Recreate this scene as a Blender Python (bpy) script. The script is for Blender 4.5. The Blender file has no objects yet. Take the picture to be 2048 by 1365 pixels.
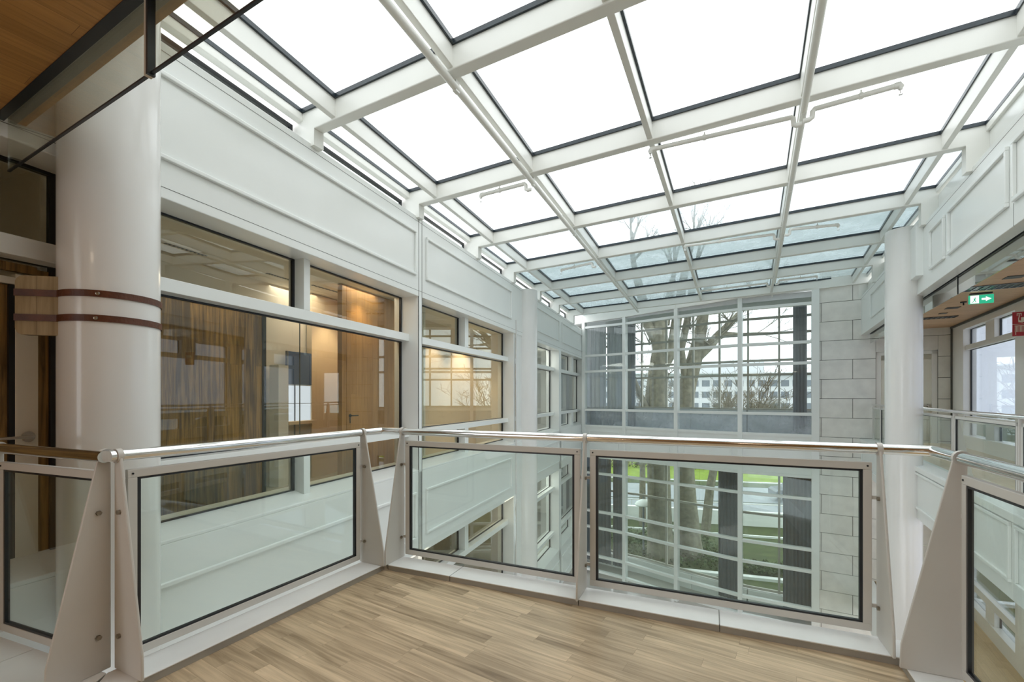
import bpy, math, random
from mathutils import Vector, Matrix
random.seed(7)
scene = bpy.context.scene
COL = scene.collection
# ---------------------------------------------------------------- camera constants (frame 2048 x 1365)
FOC, CX, HY, EYE = 910.0, 1024.0, 794.0, 1.4

# ================================================================ materials
def mat(name):
    m = bpy.data.materials.new(name); m.use_nodes = True
    nt = m.node_tree; nt.nodes.clear()
    out = nt.nodes.new('ShaderNodeOutputMaterial')
    return m, nt, out
def N(nt, t, **kw):
    n = nt.nodes.new(t)
    for k, v in kw.items():
        if k in n.inputs: n.inputs[k].default_value = v
        else: setattr(n, k, v)
    return n
def principled(name, col, rough=0.5, metal=0.0, var=0.04, scale=6.0, bump=0.0, spec=0.5, coat=0.0, bscale=60.0):
    m, nt, out = mat(name)
    p = N(nt, 'ShaderNodeBsdfPrincipled'); nt.links.new(p.outputs[0], out.inputs[0])
    p.inputs['Roughness'].default_value = rough; p.inputs['Metallic'].default_value = metal
    p.inputs['Specular IOR Level'].default_value = spec
    p.inputs['Coat Weight'].default_value = coat
    tc = N(nt, 'ShaderNodeTexCoord'); no = N(nt, 'ShaderNodeTexNoise'); no.inputs['Scale'].default_value = scale
    no.inputs['Detail'].default_value = 4
    nt.links.new(tc.outputs['Object'], no.inputs['Vector'])
    r = N(nt, 'ShaderNodeValToRGB')
    c = Vector(col)
    r.color_ramp.elements[0].position = .3; r.color_ramp.elements[1].position = .7
    r.color_ramp.elements[0].color = (*(c * (1 - var)), 1); r.color_ramp.elements[1].color = (*[min(1, x * (1 + var)) for x in c], 1)
    nt.links.new(no.outputs['Fac'], r.inputs[0]); nt.links.new(r.outputs[0], p.inputs['Base Color'])
    if bump:
        n2 = N(nt, 'ShaderNodeTexNoise'); n2.inputs['Scale'].default_value = bscale
        nt.links.new(tc.outputs['Object'], n2.inputs['Vector'])
        b = N(nt, 'ShaderNodeBump'); b.inputs['Strength'].default_value = bump; b.inputs['Distance'].default_value = .01
        nt.links.new(n2.outputs['Fac'], b.inputs['Height']); nt.links.new(b.outputs[0], p.inputs['Normal'])
    return m
def cloth(name, col, tl=.4):
    m, nt, out = mat(name); d = N(nt, 'ShaderNodeBsdfDiffuse'); t = N(nt, 'ShaderNodeBsdfTranslucent')
    tc = N(nt, 'ShaderNodeTexCoord'); no = N(nt, 'ShaderNodeTexNoise'); no.inputs['Scale'].default_value = 2.5; nt.links.new(tc.outputs['Object'], no.inputs['Vector'])
    r = N(nt, 'ShaderNodeValToRGB'); r.color_ramp.elements[0].color = (*[x * .9 for x in col], 1); r.color_ramp.elements[1].color = (*[min(1, x * 1.1) for x in col], 1)
    nt.links.new(no.outputs['Fac'], r.inputs[0]); nt.links.new(r.outputs[0], d.inputs[0]); nt.links.new(r.outputs[0], t.inputs[0])
    mx = N(nt, 'ShaderNodeMixShader'); mx.inputs[0].default_value = tl; nt.links.new(d.outputs[0], mx.inputs[1]); nt.links.new(t.outputs[0], mx.inputs[2]); nt.links.new(mx.outputs[0], out.inputs[0]); return m
def emis(name, col, s):
    m, nt, out = mat(name); e = N(nt, 'ShaderNodeEmission'); e.inputs[0].default_value = (*col, 1); e.inputs[1].default_value = s
    nt.links.new(e.outputs[0], out.inputs[0]); return m
def glass(name, tint=(.95, .98, .965), base=.04, edge=.85, power=5.0, rough=0.0, frost=0.0, fcol=(.8, .84, .84)):
    """thin architectural glass: see-through, mirror-like towards grazing view; optional condensation film"""
    m, nt, out = mat(name)
    tr = N(nt, 'ShaderNodeBsdfTransparent'); tr.inputs[0].default_value = (*tint, 1)
    gl = N(nt, 'ShaderNodeBsdfGlossy'); gl.inputs['Roughness'].default_value = rough
    gl.inputs[0].default_value = (.95, .97, .96, 1)
    lw = N(nt, 'ShaderNodeLayerWeight'); lw.inputs[0].default_value = .5
    pw = N(nt, 'ShaderNodeMath', operation='POWER'); pw.inputs[1].default_value = power
    ml = N(nt, 'ShaderNodeMath', operation='MULTIPLY_ADD'); ml.inputs[1].default_value = edge; ml.inputs[2].default_value = base
    nt.links.new(lw.outputs['Facing'], pw.inputs[0]); nt.links.new(pw.outputs[0], ml.inputs[0])
    mx = N(nt, 'ShaderNodeMixShader'); nt.links.new(ml.outputs[0], mx.inputs[0])
    nt.links.new(tr.outputs[0], mx.inputs[1]); nt.links.new(gl.outputs[0], mx.inputs[2])
    res = mx
    if frost:
        df = N(nt, 'ShaderNodeBsdfDiffuse'); df.inputs[0].default_value = (*fcol, 1)
        tl = N(nt, 'ShaderNodeBsdfTranslucent'); tl.inputs[0].default_value = (*fcol, 1)
        ad = N(nt, 'ShaderNodeMixShader'); ad.inputs[0].default_value = .6
        nt.links.new(df.outputs[0], ad.inputs[1]); nt.links.new(tl.outputs[0], ad.inputs[2])
        tc = N(nt, 'ShaderNodeTexCoord'); no = N(nt, 'ShaderNodeTexNoise'); no.inputs['Scale'].default_value = 1.8
        no.inputs['Detail'].default_value = 6; no.inputs['Roughness'].default_value = .6
        nt.links.new(tc.outputs['Object'], no.inputs['Vector'])
        r = N(nt, 'ShaderNodeMapRange'); r.inputs[1].default_value = .35; r.inputs[2].default_value = .7
        r.inputs[3].default_value = frost * .25; r.inputs[4].default_value = frost
        nt.links.new(no.outputs['Fac'], r.inputs[0])
        m2 = N(nt, 'ShaderNodeMixShader'); nt.links.new(r.outputs[0], m2.inputs[0])
        nt.links.new(mx.outputs[0], m2.inputs[1]); nt.links.new(ad.outputs[0], m2.inputs[2]); res = m2
    nt.links.new(res.outputs[0], out.inputs[0])
    return m
def wood(name, c1, c2, length=1.1, width=.09, axis='x', rough=.45, gap=.0012, grain=1.0, seam=(.25, .2, .15)):
    """boards laid along local x (floor, ceiling) or local z (upright panels)"""
    m, nt, out = mat(name)
    p = N(nt, 'ShaderNodeBsdfPrincipled'); nt.links.new(p.outputs[0], out.inputs[0]); p.inputs['Roughness'].default_value = rough
    tc = N(nt, 'ShaderNodeTexCoord'); mp = N(nt, 'ShaderNodeMapping')
    if axis == 'z': mp.inputs['Rotation'].default_value = (0, math.pi / 2, 0)
    sx = N(nt, 'ShaderNodeSeparateXYZ'); cb = N(nt, 'ShaderNodeCombineXYZ')
    nt.links.new(tc.outputs['Object'], sx.inputs[0])
    if axis == 'z':
        nt.links.new(sx.outputs['Z'], cb.inputs['X']); nt.links.new(sx.outputs['X'], cb.inputs['Y'])
    else:
        nt.links.new(sx.outputs['X'], cb.inputs['X']); nt.links.new(sx.outputs['Y'], cb.inputs['Y'])
    br = N(nt, 'ShaderNodeTexBrick'); br.offset = .37; br.offset_frequency = 2; br.squash = .7; br.squash_frequency = 3
    br.inputs['Scale'].default_value = 1; br.inputs['Brick Width'].default_value = length
    br.inputs['Row Height'].default_value = width; br.inputs['Mortar Size'].default_value = gap
    br.inputs['Mortar Smooth'].default_value = .3
    br.inputs['Color1'].default_value = (0, 0, 0, 1); br.inputs['Color2'].default_value = (1, 1, 1, 1)
    br.inputs['Mortar'].default_value = (.5, .5, .5, 1)
    nt.links.new(cb.outputs[0], br.inputs['Vector'])
    mp2 = N(nt, 'ShaderNodeMapping'); mp2.inputs['Scale'].default_value = (1.6, 26, 1)
    nt.links.new(cb.outputs[0], mp2.inputs['Vector'])
    ad = N(nt, 'ShaderNodeVectorMath', operation='MULTIPLY_ADD')
    nt.links.new(br.outputs['Color'], ad.inputs[0]); ad.inputs[1].default_value = (9, 7, 5)
    nt.links.new(mp2.outputs[0], ad.inputs[2])
    no = N(nt, 'ShaderNodeTexNoise'); no.inputs['Scale'].default_value = 1.3; no.inputs['Detail'].default_value = 6
    no.inputs['Distortion'].default_value = .6
    nt.links.new(ad.outputs[0], no.inputs['Vector'])
    n3 = N(nt, 'ShaderNodeTexNoise'); n3.inputs['Scale'].default_value = 2.2; n3.inputs['Detail'].default_value = 3
    nt.links.new(cb.outputs[0], n3.inputs['Vector'])
    a1 = N(nt, 'ShaderNodeMath', operation='MULTIPLY_ADD'); a1.inputs[1].default_value = .42
    nt.links.new(br.outputs['Color'], a1.inputs[0])
    a0 = N(nt, 'ShaderNodeMath', operation='MULTIPLY_ADD'); a0.inputs[1].default_value = 1.5 * grain; a0.inputs[2].default_value = -.75 * grain
    nt.links.new(no.outputs['Fac'], a0.inputs[0]); 
    a2 = N(nt, 'ShaderNodeMath', operation='MULTIPLY_ADD'); a2.inputs[1].default_value = .5; a2.inputs[2].default_value = .08
    nt.links.new(n3.outputs['Fac'], a2.inputs[0])
    a3 = N(nt, 'ShaderNodeMath', operation='ADD'); nt.links.new(a0.outputs[0], a3.inputs[0]); nt.links.new(a2.outputs[0], a3.inputs[1])
    nt.links.new(a3.outputs[0], a1.inputs[2])
    r = N(nt, 'ShaderNodeValToRGB'); r.color_ramp.elements[0].color = (*c1, 1); r.color_ramp.elements[1].color = (*c2, 1)
    r.color_ramp.elements[0].position = .05; r.color_ramp.elements[1].position = .95
    nt.links.new(a1.outputs[0], r.inputs[0])
    mx = N(nt, 'ShaderNodeMixRGB'); mx.blend_type = 'MULTIPLY'; nt.links.new(r.outputs[0], mx.inputs[1])
    mx.inputs[2].default_value = (*seam, 1); nt.links.new(br.outputs['Fac'], mx.inputs[0])
    nt.links.new(mx.outputs[0], p.inputs['Base Color'])
    return m
M = {}
M['white'] = principled('white_paint', (.80, .82, .80), .32, var=.015, scale=1.5, coat=.15)
M['cream'] = principled('cream_paint', (.80, .78, .74), .3, var=.02, scale=2)
M['beamw'] = principled('roof_steel_paint', (.79, .79, .75), .38, var=.02, scale=2)
M['colw'] = principled('column_lacquer', (.80, .79, .77), .22, var=.02, scale=1.2, coat=.3)
M['stone'] = principled('limestone', (.76, .745, .705), .75, var=.07, scale=3.2, bump=.15)
M['joint'] = principled('dark_joint', (.10, .10, .09), .9)
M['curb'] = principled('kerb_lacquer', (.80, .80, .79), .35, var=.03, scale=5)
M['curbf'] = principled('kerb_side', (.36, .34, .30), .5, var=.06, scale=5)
M['steel'] = principled('rail_frame_paint', (.63, .61, .57), .38, var=.02, scale=4)
M['chrome'] = principled('polished_steel', (.82, .82, .81), .10, metal=1, var=.02)
M['bolt'] = principled('bolt_steel', (.35, .31, .25), .3, metal=1, var=.1, scale=60)
M['black'] = principled('black_gasket', (.012, .014, .018), .35)
M['gasket'] = principled('roof_gasket', (.018, .028, .036), .3, var=.2, scale=20)
M['brown'] = principled('brown_trim', (.10, .05, .03), .5, var=.2)
M['leather'] = principled('leather', (.105, .030, .010), .42, var=.3, scale=14, bump=.2)
M['board'] = wood('strap_board_wood', (.26, .18, .08), (.48, .36, .20), 2.0, .4, 'z', .5, grain=1.0)
M['floor'] = wood('oak_floor', (.20, .135, .072), (.68, .52, .34), .75, .085, 'x', .36, gap=.0007, grain=.95, seam=(.5, .45, .4))
M['floor_low'] = wood('honey_floor', (.46, .30, .12), (.74, .55, .30), 1.2, .14, 'x', .4, grain=.6)
M['ceil'] = wood('ceiling_boards', (.26, .115, .022), (.50, .25, .07), 2.4, .11, 'x', .45, grain=.8, seam=(.4, .35, .3))
M['ceil_r'] = wood('corridor_ceiling_boards', (.46, .27, .14), (.66, .43, .25), 2.4, .11, 'x', .45, grain=.6, seam=(.5, .45, .4))
M['panel'] = wood('dark_oak_panel', (.07, .035, .006), (.36, .21, .06), 2.6, .22, 'z', .5, grain=1.6)
M['door'] = wood('honey_oak_door', (.34, .17, .045), (.60, .34, .12), 3.0, .13, 'z', .45, grain=.8)
M['warm'] = principled('warm_plaster', (.74, .62, .45), .7, var=.03, scale=2)
M['ivory'] = principled('ivory_plaster', (.78, .75, .66), .7, var=.02, scale=2)
M['tan'] = principled('tan_paint', (.50, .42, .32), .5)
M['greysoffit'] = principled('grey_soffit', (.50, .48, .42), .5)
M['glass'] = glass('window_glass', (.93, .955, .95), .035, .8)
M['gwarm'] = glass('left_window_glass', (.94, .93, .87), .045, .85, 3.8)
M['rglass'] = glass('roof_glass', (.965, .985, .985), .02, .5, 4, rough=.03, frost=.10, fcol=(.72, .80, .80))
M['rglass15'] = glass('misted_dimmed_roof_glass', (.86, .90, .91), .02, .5, 4, rough=.05, frost=.35, fcol=(.66, .73, .75))  # mist film, with a halfway step towards the painted dimness of the far rows
M['rglass2'] = glass('fogged_dimmed_roof_glass', (.60, .66, .67), .03, .5, 3, rough=.08, frost=.55, fcol=(.50, .58, .585))  # fog film; dark tint also stands for reflection and a building overhead
M['wglass'] = glass('dimmed_window_glass', (.62, .65, .69), .05, .8, 4)  # tint added to hold back the bright sky behind these windows
M['bglass'] = glass('railing_glass', (.925, .965, .945), .035, .7)
M['sglass'] = glass('smoke_screen_glass', (.90, .90, .85), .05, .75, 3.5)
M['sglass_r'] = glass('smoke_screen_glass_tinted', (.62, .60, .54), .22, .75, 1.6, rough=.02)
M['fglass'] = glass('frosted_pane', (.84, .88, .90), .05, .6, 4, rough=.1, frost=.42, fcol=(.72, .76, .80))
M['curtain'] = cloth('grey_curtain', (.27, .285, .31), .18)
M['curtain_m'] = cloth('mid_grey_curtain', (.46, .475, .50), .32)
M['curtain_l'] = cloth('pale_grey_curtain', (.70, .72, .74), .42)
M['bronze'] = principled('brown_curtain', (.20, .16, .10), .8, var=.1, scale=3)
M['greyroom'] = principled('grey_room_paint', (.62, .63, .64), .7)
M['tile'] = principled('pale_polished_floor', (.52, .50, .46), .12, var=.05, scale=1)
M['green'] = emis('exit_green', (.03, .36, .20), 1.0)
M['signw'] = principled('sign_white', (.9, .93, .9), .4)
M['red'] = principled('fire_red', (.30, .008, .012), .4)
M['signcream'] = principled('sign_cream', (.62, .55, .42), .4)
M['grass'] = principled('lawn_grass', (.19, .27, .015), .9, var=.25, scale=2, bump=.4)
M['grass2'] = principled('dull_grass', (.05, .072, .018), .9, var=.35, scale=2.5, bump=.4)  # darker, duller green than the far lawn
M['leaf'] = principled('hedge_leaf', (.05, .085, .02), .7, var=.5, scale=8)
M['asph'] = principled('wet_asphalt', (.22, .24, .27), .35, var=.1, scale=1)
M['pave'] = principled('brick_paving', (.25, .27, .30), .5, var=.25, scale=5)
M['bark'] = principled('tree_bark', (.20, .185, .135), .9, var=.35, scale=5, bump=.5, bscale=14)
M['twig'] = principled('twig_bark', (.16, .145, .11), .9, var=.2)
M['farw'] = principled('far_white_wall', (.74, .76, .80), .8)
M['fard'] = principled('far_window', (.20, .23, .27), .3)
M['dark'] = principled('dark_ground_wall', (.10, .10, .075), .8, var=.2)
M['blue'] = principled('blue_blind', (.09, .15, .28), .6)
M['carp'] = principled('car_paint', (.02, .03, .05), .2)
M['rubber'] = principled('tyre_rubber', (.015, .015, .015), .8)
M['lampon'] = emis('lamp_glow', (1, .86, .62), 5)

# ================================================================ mesh builder
class Fr:
    """vertical reference plane: s along it, n towards the atrium, z up"""
    def __init__(s, ox, oy, dx, dy, side):
        l = math.hypot(dx, dy); s.o = Vector((ox, oy)); s.d = Vector((dx / l, dy / l))
        s.n = Vector((s.d.y, -s.d.x)) * side; s.rot = math.atan2(s.d.y, s.d.x)
    def P(s, a, n, z): q = s.o + s.d * a + s.n * n; return Vector((q.x, q.y, z))
    def y(s, u, n=0):            # depth at which image column u meets the plane offset n
        p = s.o + s.n * n; k = (u - CX) / FOC
        t = (p.x - k * p.y) / (k * s.d.y - s.d.x); return (p + s.d * t).y
    def s_(s, u, n=0):
        p = s.o + s.n * n; k = (u - CX) / FOC
        return (p.x - k * p.y) / (k * s.d.y - s.d.x)
    def h(s, u, v, n=0): return EYE + (HY - v) / FOC * s.y(u, n)

class B:
    def __init__(s): s.v = []; s.f = []; s.m = []
    def add(s, vs, fs, mi=0):
        k = len(s.v); s.v += [Vector(a) for a in vs]; s.f += [tuple(k + i for i in f) for f in fs]; s.m += [mi] * len(fs); return s
    def hexa(s, p, mi=0):
        return s.add(p, [(0, 3, 2, 1), (4, 5, 6, 7), (0, 1, 5, 4), (1, 2, 6, 5), (2, 3, 7, 6), (3, 0, 4, 7)], mi)
    def box(s, F, s0, s1, n0, n1, z0, z1, mi=0):
        return s.hexa([F.P(s0, n0, z0), F.P(s1, n0, z0), F.P(s1, n1, z0), F.P(s0, n1, z0),
                       F.P(s0, n0, z1), F.P(s1, n0, z1), F.P(s1, n1, z1), F.P(s0, n1, z1)], mi)
    def seg(s, a, b, w, z0, z1, off=0, mi=0):
        """upright slab from plan point a to b, width w"""
        a = Vector(a[:2]); b = Vector(b[:2]); d = (b - a).normalized(); n = Vector((-d.y, d.x))
        p = [a + n * (off - w / 2), b + n * (off - w / 2), b + n * (off + w / 2), a + n * (off + w / 2)]
        return s.hexa([(q.x, q.y, z0) for q in p] + [(q.x, q.y, z1) for q in p], mi)
    def bar(s, a, b, w, h, up=Vector((0, 0, 1)), mi=0):
        """box beam whose bottom centre line runs a-b"""
        a = Vector(a); b = Vector(b); d = (b - a).normalized(); r = d.cross(up).normalized(); u2 = r.cross(d)
        return s.hexa([a - r * w / 2, b - r * w / 2, b + r * w / 2, a + r * w / 2,
                       a - r * w / 2 + u2 * h, b - r * w / 2 + u2 * h, b + r * w / 2 + u2 * h, a + r * w / 2 + u2 * h], mi)
    def poly(s, pts, z0, z1, mi=0):
        n = len(pts); vs = [(p[0], p[1], z0) for p in pts] + [(p[0], p[1], z1) for p in pts]
        fs = [tuple(reversed(range(n))), tuple(range(n, 2 * n))] + [(i, (i + 1) % n, n + (i + 1) % n, n + i) for i in range(n)]
        return s.add(vs, fs, mi)
    def plate(s, pts, t, mi=0):
        """flat polygon of 3-D points given thickness vector t"""
        n = len(pts); t = Vector(t); vs = [Vector(p) for p in pts] + [Vector(p) + t for p in pts]
        fs = [tuple(reversed(range(n))), tuple(range(n, 2 * n))] + [(i, (i + 1) % n, n + (i + 1) % n, n + i) for i in range(n)]
        return s.add(vs, fs, mi)
    def tube(s, pts, r, seg=14, mi=0, cap=True):
        pts = [Vector(p) for p in pts]; rs = r if isinstance(r, (list, tuple)) else [r] * len(pts)
        k = len(s.v); prev = None
        for i, p in enumerate(pts):
            d = (pts[min(i + 1, len(pts) - 1)] - pts[max(i - 1, 0)]).normalized()
            if prev is None:
                a = d.cross(Vector((0, 0, 1)));
                if a.length < .05: a = d.cross(Vector((1, 0, 0)))
            else: a = prev - d * prev.dot(d)
            a.normalize(); prev = a; b = d.cross(a)
            for j in range(seg):
                t = 2 * math.pi * j / seg; s.v.append(p + (a * math.cos(t) + b * math.sin(t)) * rs[i])
        for i in range(len(pts) - 1):
            for j in range(seg):
                s.f.append((k + i * seg + j, k + i * seg + (j + 1) % seg, k + (i + 1) * seg + (j + 1) % seg, k + (i + 1) * seg + j)); s.m.append(mi)
        if cap:
            s.f.append(tuple(k + j for j in reversed(range(seg)))); s.m.append(mi)
            e = k + (len(pts) - 1) * seg; s.f.append(tuple(e + j for j in range(seg))); s.m.append(mi)
        return s
    def build(s, name, mats, parent=None, rot=0.0, smooth=False, bevel=0):
        if not isinstance(mats, (list, tuple)): mats = [mats]
        xs = [v.x for v in s.v]; ys = [v.y for v in s.v]; zs = [v.z for v in s.v]
        o = Vector(((min(xs) + max(xs)) / 2, (min(ys) + max(ys)) / 2, min(zs)))
        R = Matrix.Rotation(-rot, 3, 'Z')
        me = bpy.data.meshes.new(name); me.from_pydata([R @ (v - o) for v in s.v], [], s.f); me.update()
        for mm in mats: me.materials.append(M[mm] if isinstance(mm, str) else mm)
        for p, mi in zip(me.polygons, s.m): p.material_index = mi; p.use_smooth = smooth
        ob = bpy.data.objects.new(name, me); COL.objects.link(ob)
        ob.location = o; ob.rotation_euler = (0, 0, rot)
        if parent is not None: attach(ob, parent)
        if smooth:
            e = ob.modifiers.new('split', 'EDGE_SPLIT'); e.split_angle = math.radians(40)
        if bevel:
            b = ob.modifiers.new('bevel', 'BEVEL'); b.width = bevel; b.segments = 2; b.limit_method = 'ANGLE'
        return ob
def attach(ob, parent):
    ob.parent = parent
    pm = Matrix.Translation(parent.location) @ parent.rotation_euler.to_matrix().to_4x4()
    if parent.parent is not None:
        g = parent.parent
        pm = (Matrix.Translation(g.location) @ g.rotation_euler.to_matrix().to_4x4()) @ parent.matrix_parent_inverse @ pm
    ob.matrix_parent_inverse = pm.inverted()
def thing(name, loc, label, cat, group=None):
    o = bpy.data.objects.new(name, None); COL.objects.link(o); o.location = loc; o.empty_display_size = .1
    o['label'] = label; o['category'] = cat
    if group: o['group'] = group
    return o
def tag(o, label, cat, group=None, kind=None):
    o['label'] = label; o['category'] = cat
    if group: o['group'] = group
    if kind: o['kind'] = kind
    return o
def struct(o, label=None):
    o['kind'] = 'structure'
    if label: o['label'] = label; o['category'] = 'building part'
    return o
def sempty(name, loc, label=None):
    o = bpy.data.objects.new(name, None); COL.objects.link(o); o.location = loc; return struct(o, label)
ORD = ['first', 'second', 'third', 'fourth', 'fifth', 'sixth', 'seventh', 'eighth', 'ninth', 'tenth']

# ================================================================ reference planes
k328 = (328 - CX) / FOC
FL = Fr(k328 * 3.63, 3.63, (1360 - CX) / FOC, 1, 1)              # left wall, n to the right
FRt = Fr(1.12527 * 4.61, 4.61, 1.712, 2.96, -1)                   # right fascia, n to the left
Q = [(3.01, 19.03), (4.43, 17.92), (5.92, 16.39), (7.50, 14.96), (9.28, 13.92)]   # far facade in plan
FS = Fr(9.28, 13.92, 1524, -910, -1)                              # stone wall, n towards viewer?
if FS.n.y > 0: FS.n = -FS.n
if FL.n.x < 0: FL.n = -FL.n
if FRt.n.x > 0: FRt.n = -FRt.n

# ================================================================ LEFT WALL
REC, TRF = -.32, -.17            # glass plane, front of transoms
H_SEAM = FL.h(328, 85.2); H_HEAD = FL.h(328, 396.8); H_SILL = FL.h(328, 1083); H_BOT = FL.h(854.7, 1099.2)
DZ = H_HEAD - H_BOT
sU = FL.s_
def glass_h(u, v): return FL.h(u, v, REC)
H_T1 = FL.h(700, 641, TRF); H_T1b = H_T1 - .115
H_T2 = FL.h(845, 858, TRF); H_T2b = H_T2 - .10
bays = [(-9, sU(222) - .14, None), (sU(222) + .10, sU(837), (sU(608, TRF), sU(620.5, TRF))), (sU(844), sU(1029), (sU(930, TRF), sU(937, TRF))),
        (sU(1056), sU(1118), None), (sU(1122.5), sU(1168), (sU(1143, TRF), sU(1147, TRF)))]
FLOORS_L = [(0, 'upper'), (-DZ, 'lower'), (-2 * DZ, 'lowest')]
s_all0, s_all1 = -9.0, sU(1168.5)
wl = sempty('wall_left', FL.P(2, 0, -7), 'white panelled atrium wall along the left side')
b = B(); b.box(FL, s_all0, s_all1, -.45, 0, H_HEAD, H_SEAM); b.build('header_band', 'white', wl, FL.rot, bevel=.006)
for k, (dz, nm) in enumerate(FLOORS_L):
    b = B(); b.box(FL, s_all0, s_all1, -.45, 0, H_BOT + dz, H_SILL + dz - .03)
    b.hexa([FL.P(s_all0, 0, H_SILL + dz - .03), FL.P(s_all1, 0, H_SILL + dz - .03), FL.P(s_all1, -.45, H_SILL + dz - .03), FL.P(s_all0, -.45, H_SILL + dz - .03),
            FL.P(s_all0, 0, H_SILL + dz), FL.P(s_all1, 0, H_SILL + dz), FL.P(s_all1, -.45, H_SILL + dz + .10), FL.P(s_all0, -.45, H_SILL + dz + .10)])
    b.build('spandrel_band', 'white', wl, FL.rot, bevel=.006)
# thin dark seams above and below the header panels
b = B()
b.box(FL, s_all0, s_all1, -.01, .0015, H_SEAM - .075, H_SEAM - .071)
b.box(FL, s_all0, s_all1, -.01, .0015, H_HEAD + .085, H_HEAD + .089)
for u in (837, 843.5): 
    b.box(FL, sU(u), sU(u) + .012, -.01, .0015, H_BOT, H_SEAM)
b.build('panel_seam', 'joint', wl, FL.rot)
def bead(b, F, a0, a1, z0, z1, w=.035, t=.036):
    b.box(F, a0, a1, 0, t, z1 - w, z1); b.box(F, a0, a1, 0, t, z0, z0 + w)
    b.box(F, a0, a0 + w, 0, t, z0 + w, z1 - w); b.box(F, a1 - w, a1, 0, t, z0 + w, z1 - w)
PT, PB = FL.h(329.5, 147.7), FL.h(457.7, 380)
ST, SB = FL.h(850.3, 977.6), FL.h(851.8, 1067.7)
for (a0, a1) in ((sU(250), sU(831)), (sU(851), sU(1022)), (sU(1064), sU(1117.5)), (sU(1123), sU(1165))):
    b = B(); bead(b, FL, a0, a1, PB, PT); b.build('panel_moulding', 'white', wl, FL.rot, bevel=.006)
    for dz, nm in FLOORS_L[:2]:
        b = B(); bead(b, FL, a0, a1, SB + dz, ST + dz); b.build('panel_moulding', 'white', wl, FL.rot, bevel=.006)
# piers between bays
for (a, c) in ((sU(837), sU(844)), (sU(1029), sU(1056)), (sU(1118), sU(1122.5)), (sU(1168), sU(1168) + .35)):
    b = B(); b.box(FL, a, c, -.45, 0 if c - a < .5 else -.02, -9, H_HEAD + .01); b.build('pier', 'white', wl, FL.rot, bevel=.006)
b = B(); b.box(FL, sU(222) - .12, sU(222) + .10, -.45, -.02, -9, H_HEAD + .01); b.build('pier', 'white', wl, FL.rot)
# windows of the left wall
wn = 0
for k, (dz, nm) in enumerate(FLOORS_L[:2]):
    for bi, (a0, a1, mul) in enumerate(bays):
        if bi == 0: continue
        wn += 1
        w = sempty('window_%d' % wn, FL.P((a0 + a1) / 2, REC, H_SILL + dz))
        top, t1, t1b, t2, t2b, bot = H_HEAD + dz, H_T1 + dz, H_T1b + dz, H_T2 + dz, H_T2b + dz, H_SILL + dz + .07
        bb = B(); bb.box(FL, a0, a1, -.40, TRF, t1b, t1); bb.box(FL, a0, a1, -.40, TRF, t2b, t2)
        if mul:
            bb.box(FL, mul[0], mul[1], -.40, TRF, t1, top); bb.box(FL, mul[0], mul[1], -.40, TRF, bot - .05, t2b)
        bb.build('window_frame', 'white', w, FL.rot, bevel=.004)
        cells = []
        for (z0, z1, m_) in ((t1, top, mul), (t2, t1b, None), (bot, t2b, mul)):
            if m_: cells += [(a0, m_[0], z0, z1), (m_[1], a1, z0, z1)]
            else: cells.append((a0, a1, z0, z1))
        g = B()
        for (c0, c1, z0, z1) in cells:
            g.box(FL, c0, c1, REC - .02, REC + .012, z1 - .018, z1); g.box(FL, c0, c1, REC - .02, REC + .012, z0, z0 + .012)
            g.box(FL, c0, c0 + .02, REC - .02, REC + .012, z0, z1); g.box(FL, c1 - .03, c1, REC - .02, REC + .012, z0, z1)
        g.build('gasket', 'black', w, FL.rot)
        for (c0, c1, z0, z1) in cells:
            p = B(); p.box(FL, c0, c1, REC - .008, REC, z0, z1); p.build('pane', 'gwarm' if bi < 3 else 'glass', w, FL.rot)
# clerestory slot under the roof
CL = -.27
H_ROOFG = 4.66   # overwritten below by roof plane helper

# ================================================================ ROOF PLANE
def roof_plane():
    pa = FL.P(sU(625), 0, FL.h(625, 262)); pb = FL.P(sU(1116.4), 0, FL.h(1116.4, 612))
    d1 = (pb - pa).normalized(); d2 = Vector((1.9626, -1, .0601)).normalized()
    n = d1.cross(d2).normalized()
    if n.z < 0: n = -n
    return pa, n, d1, d2
RP0, RN, RD1, RD2 = roof_plane()
def ron(u, v, off=0):
    d = Vector(((u - CX) / FOC, 1, (HY - v) / FOC)); e = Vector((0, 0, EYE)); p = RP0 + RN * off
    t = (p - e).dot(RN) / d.dot(RN); return e + d * t
def rz(x, y, off=0):     # roof plane height at plan position
    p = RP0 + RN * off; return p.z - (RN.x * (x - p.x) + RN.y * (y - p.y)) / RN.z
BD = .25                                   # beam depth
ups = [(643.9, 269.6), (839.5, 416.4), (953.8, 499.2), (1027.8, 548.3), (1077.6, 585.7), (1116.4, 612), (1146.5, 633)]
beam_left = [Vector(ron(*q)[:2]) for q in ups]
stepv = (beam_left[1] - beam_left[0])
beam_left = [beam_left[0] - stepv * 2, beam_left[0] - stepv] + beam_left
D2 = Vector((RD2.x, RD2.y)).normalized()
def isect(p, d, q, e):
    den = d.x * e.y - d.y * e.x; t = ((q.x - p.x) * e.y - (q.y - p.y) * e.x) / den; return p + d * t
def leftx(p, n=0): return isect(p, D2, FL.o + FL.n * n, FL.d)
def rightx(p, n=0): return isect(p, D2, FRt.o + FRt.n * n, FRt.d)
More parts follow.
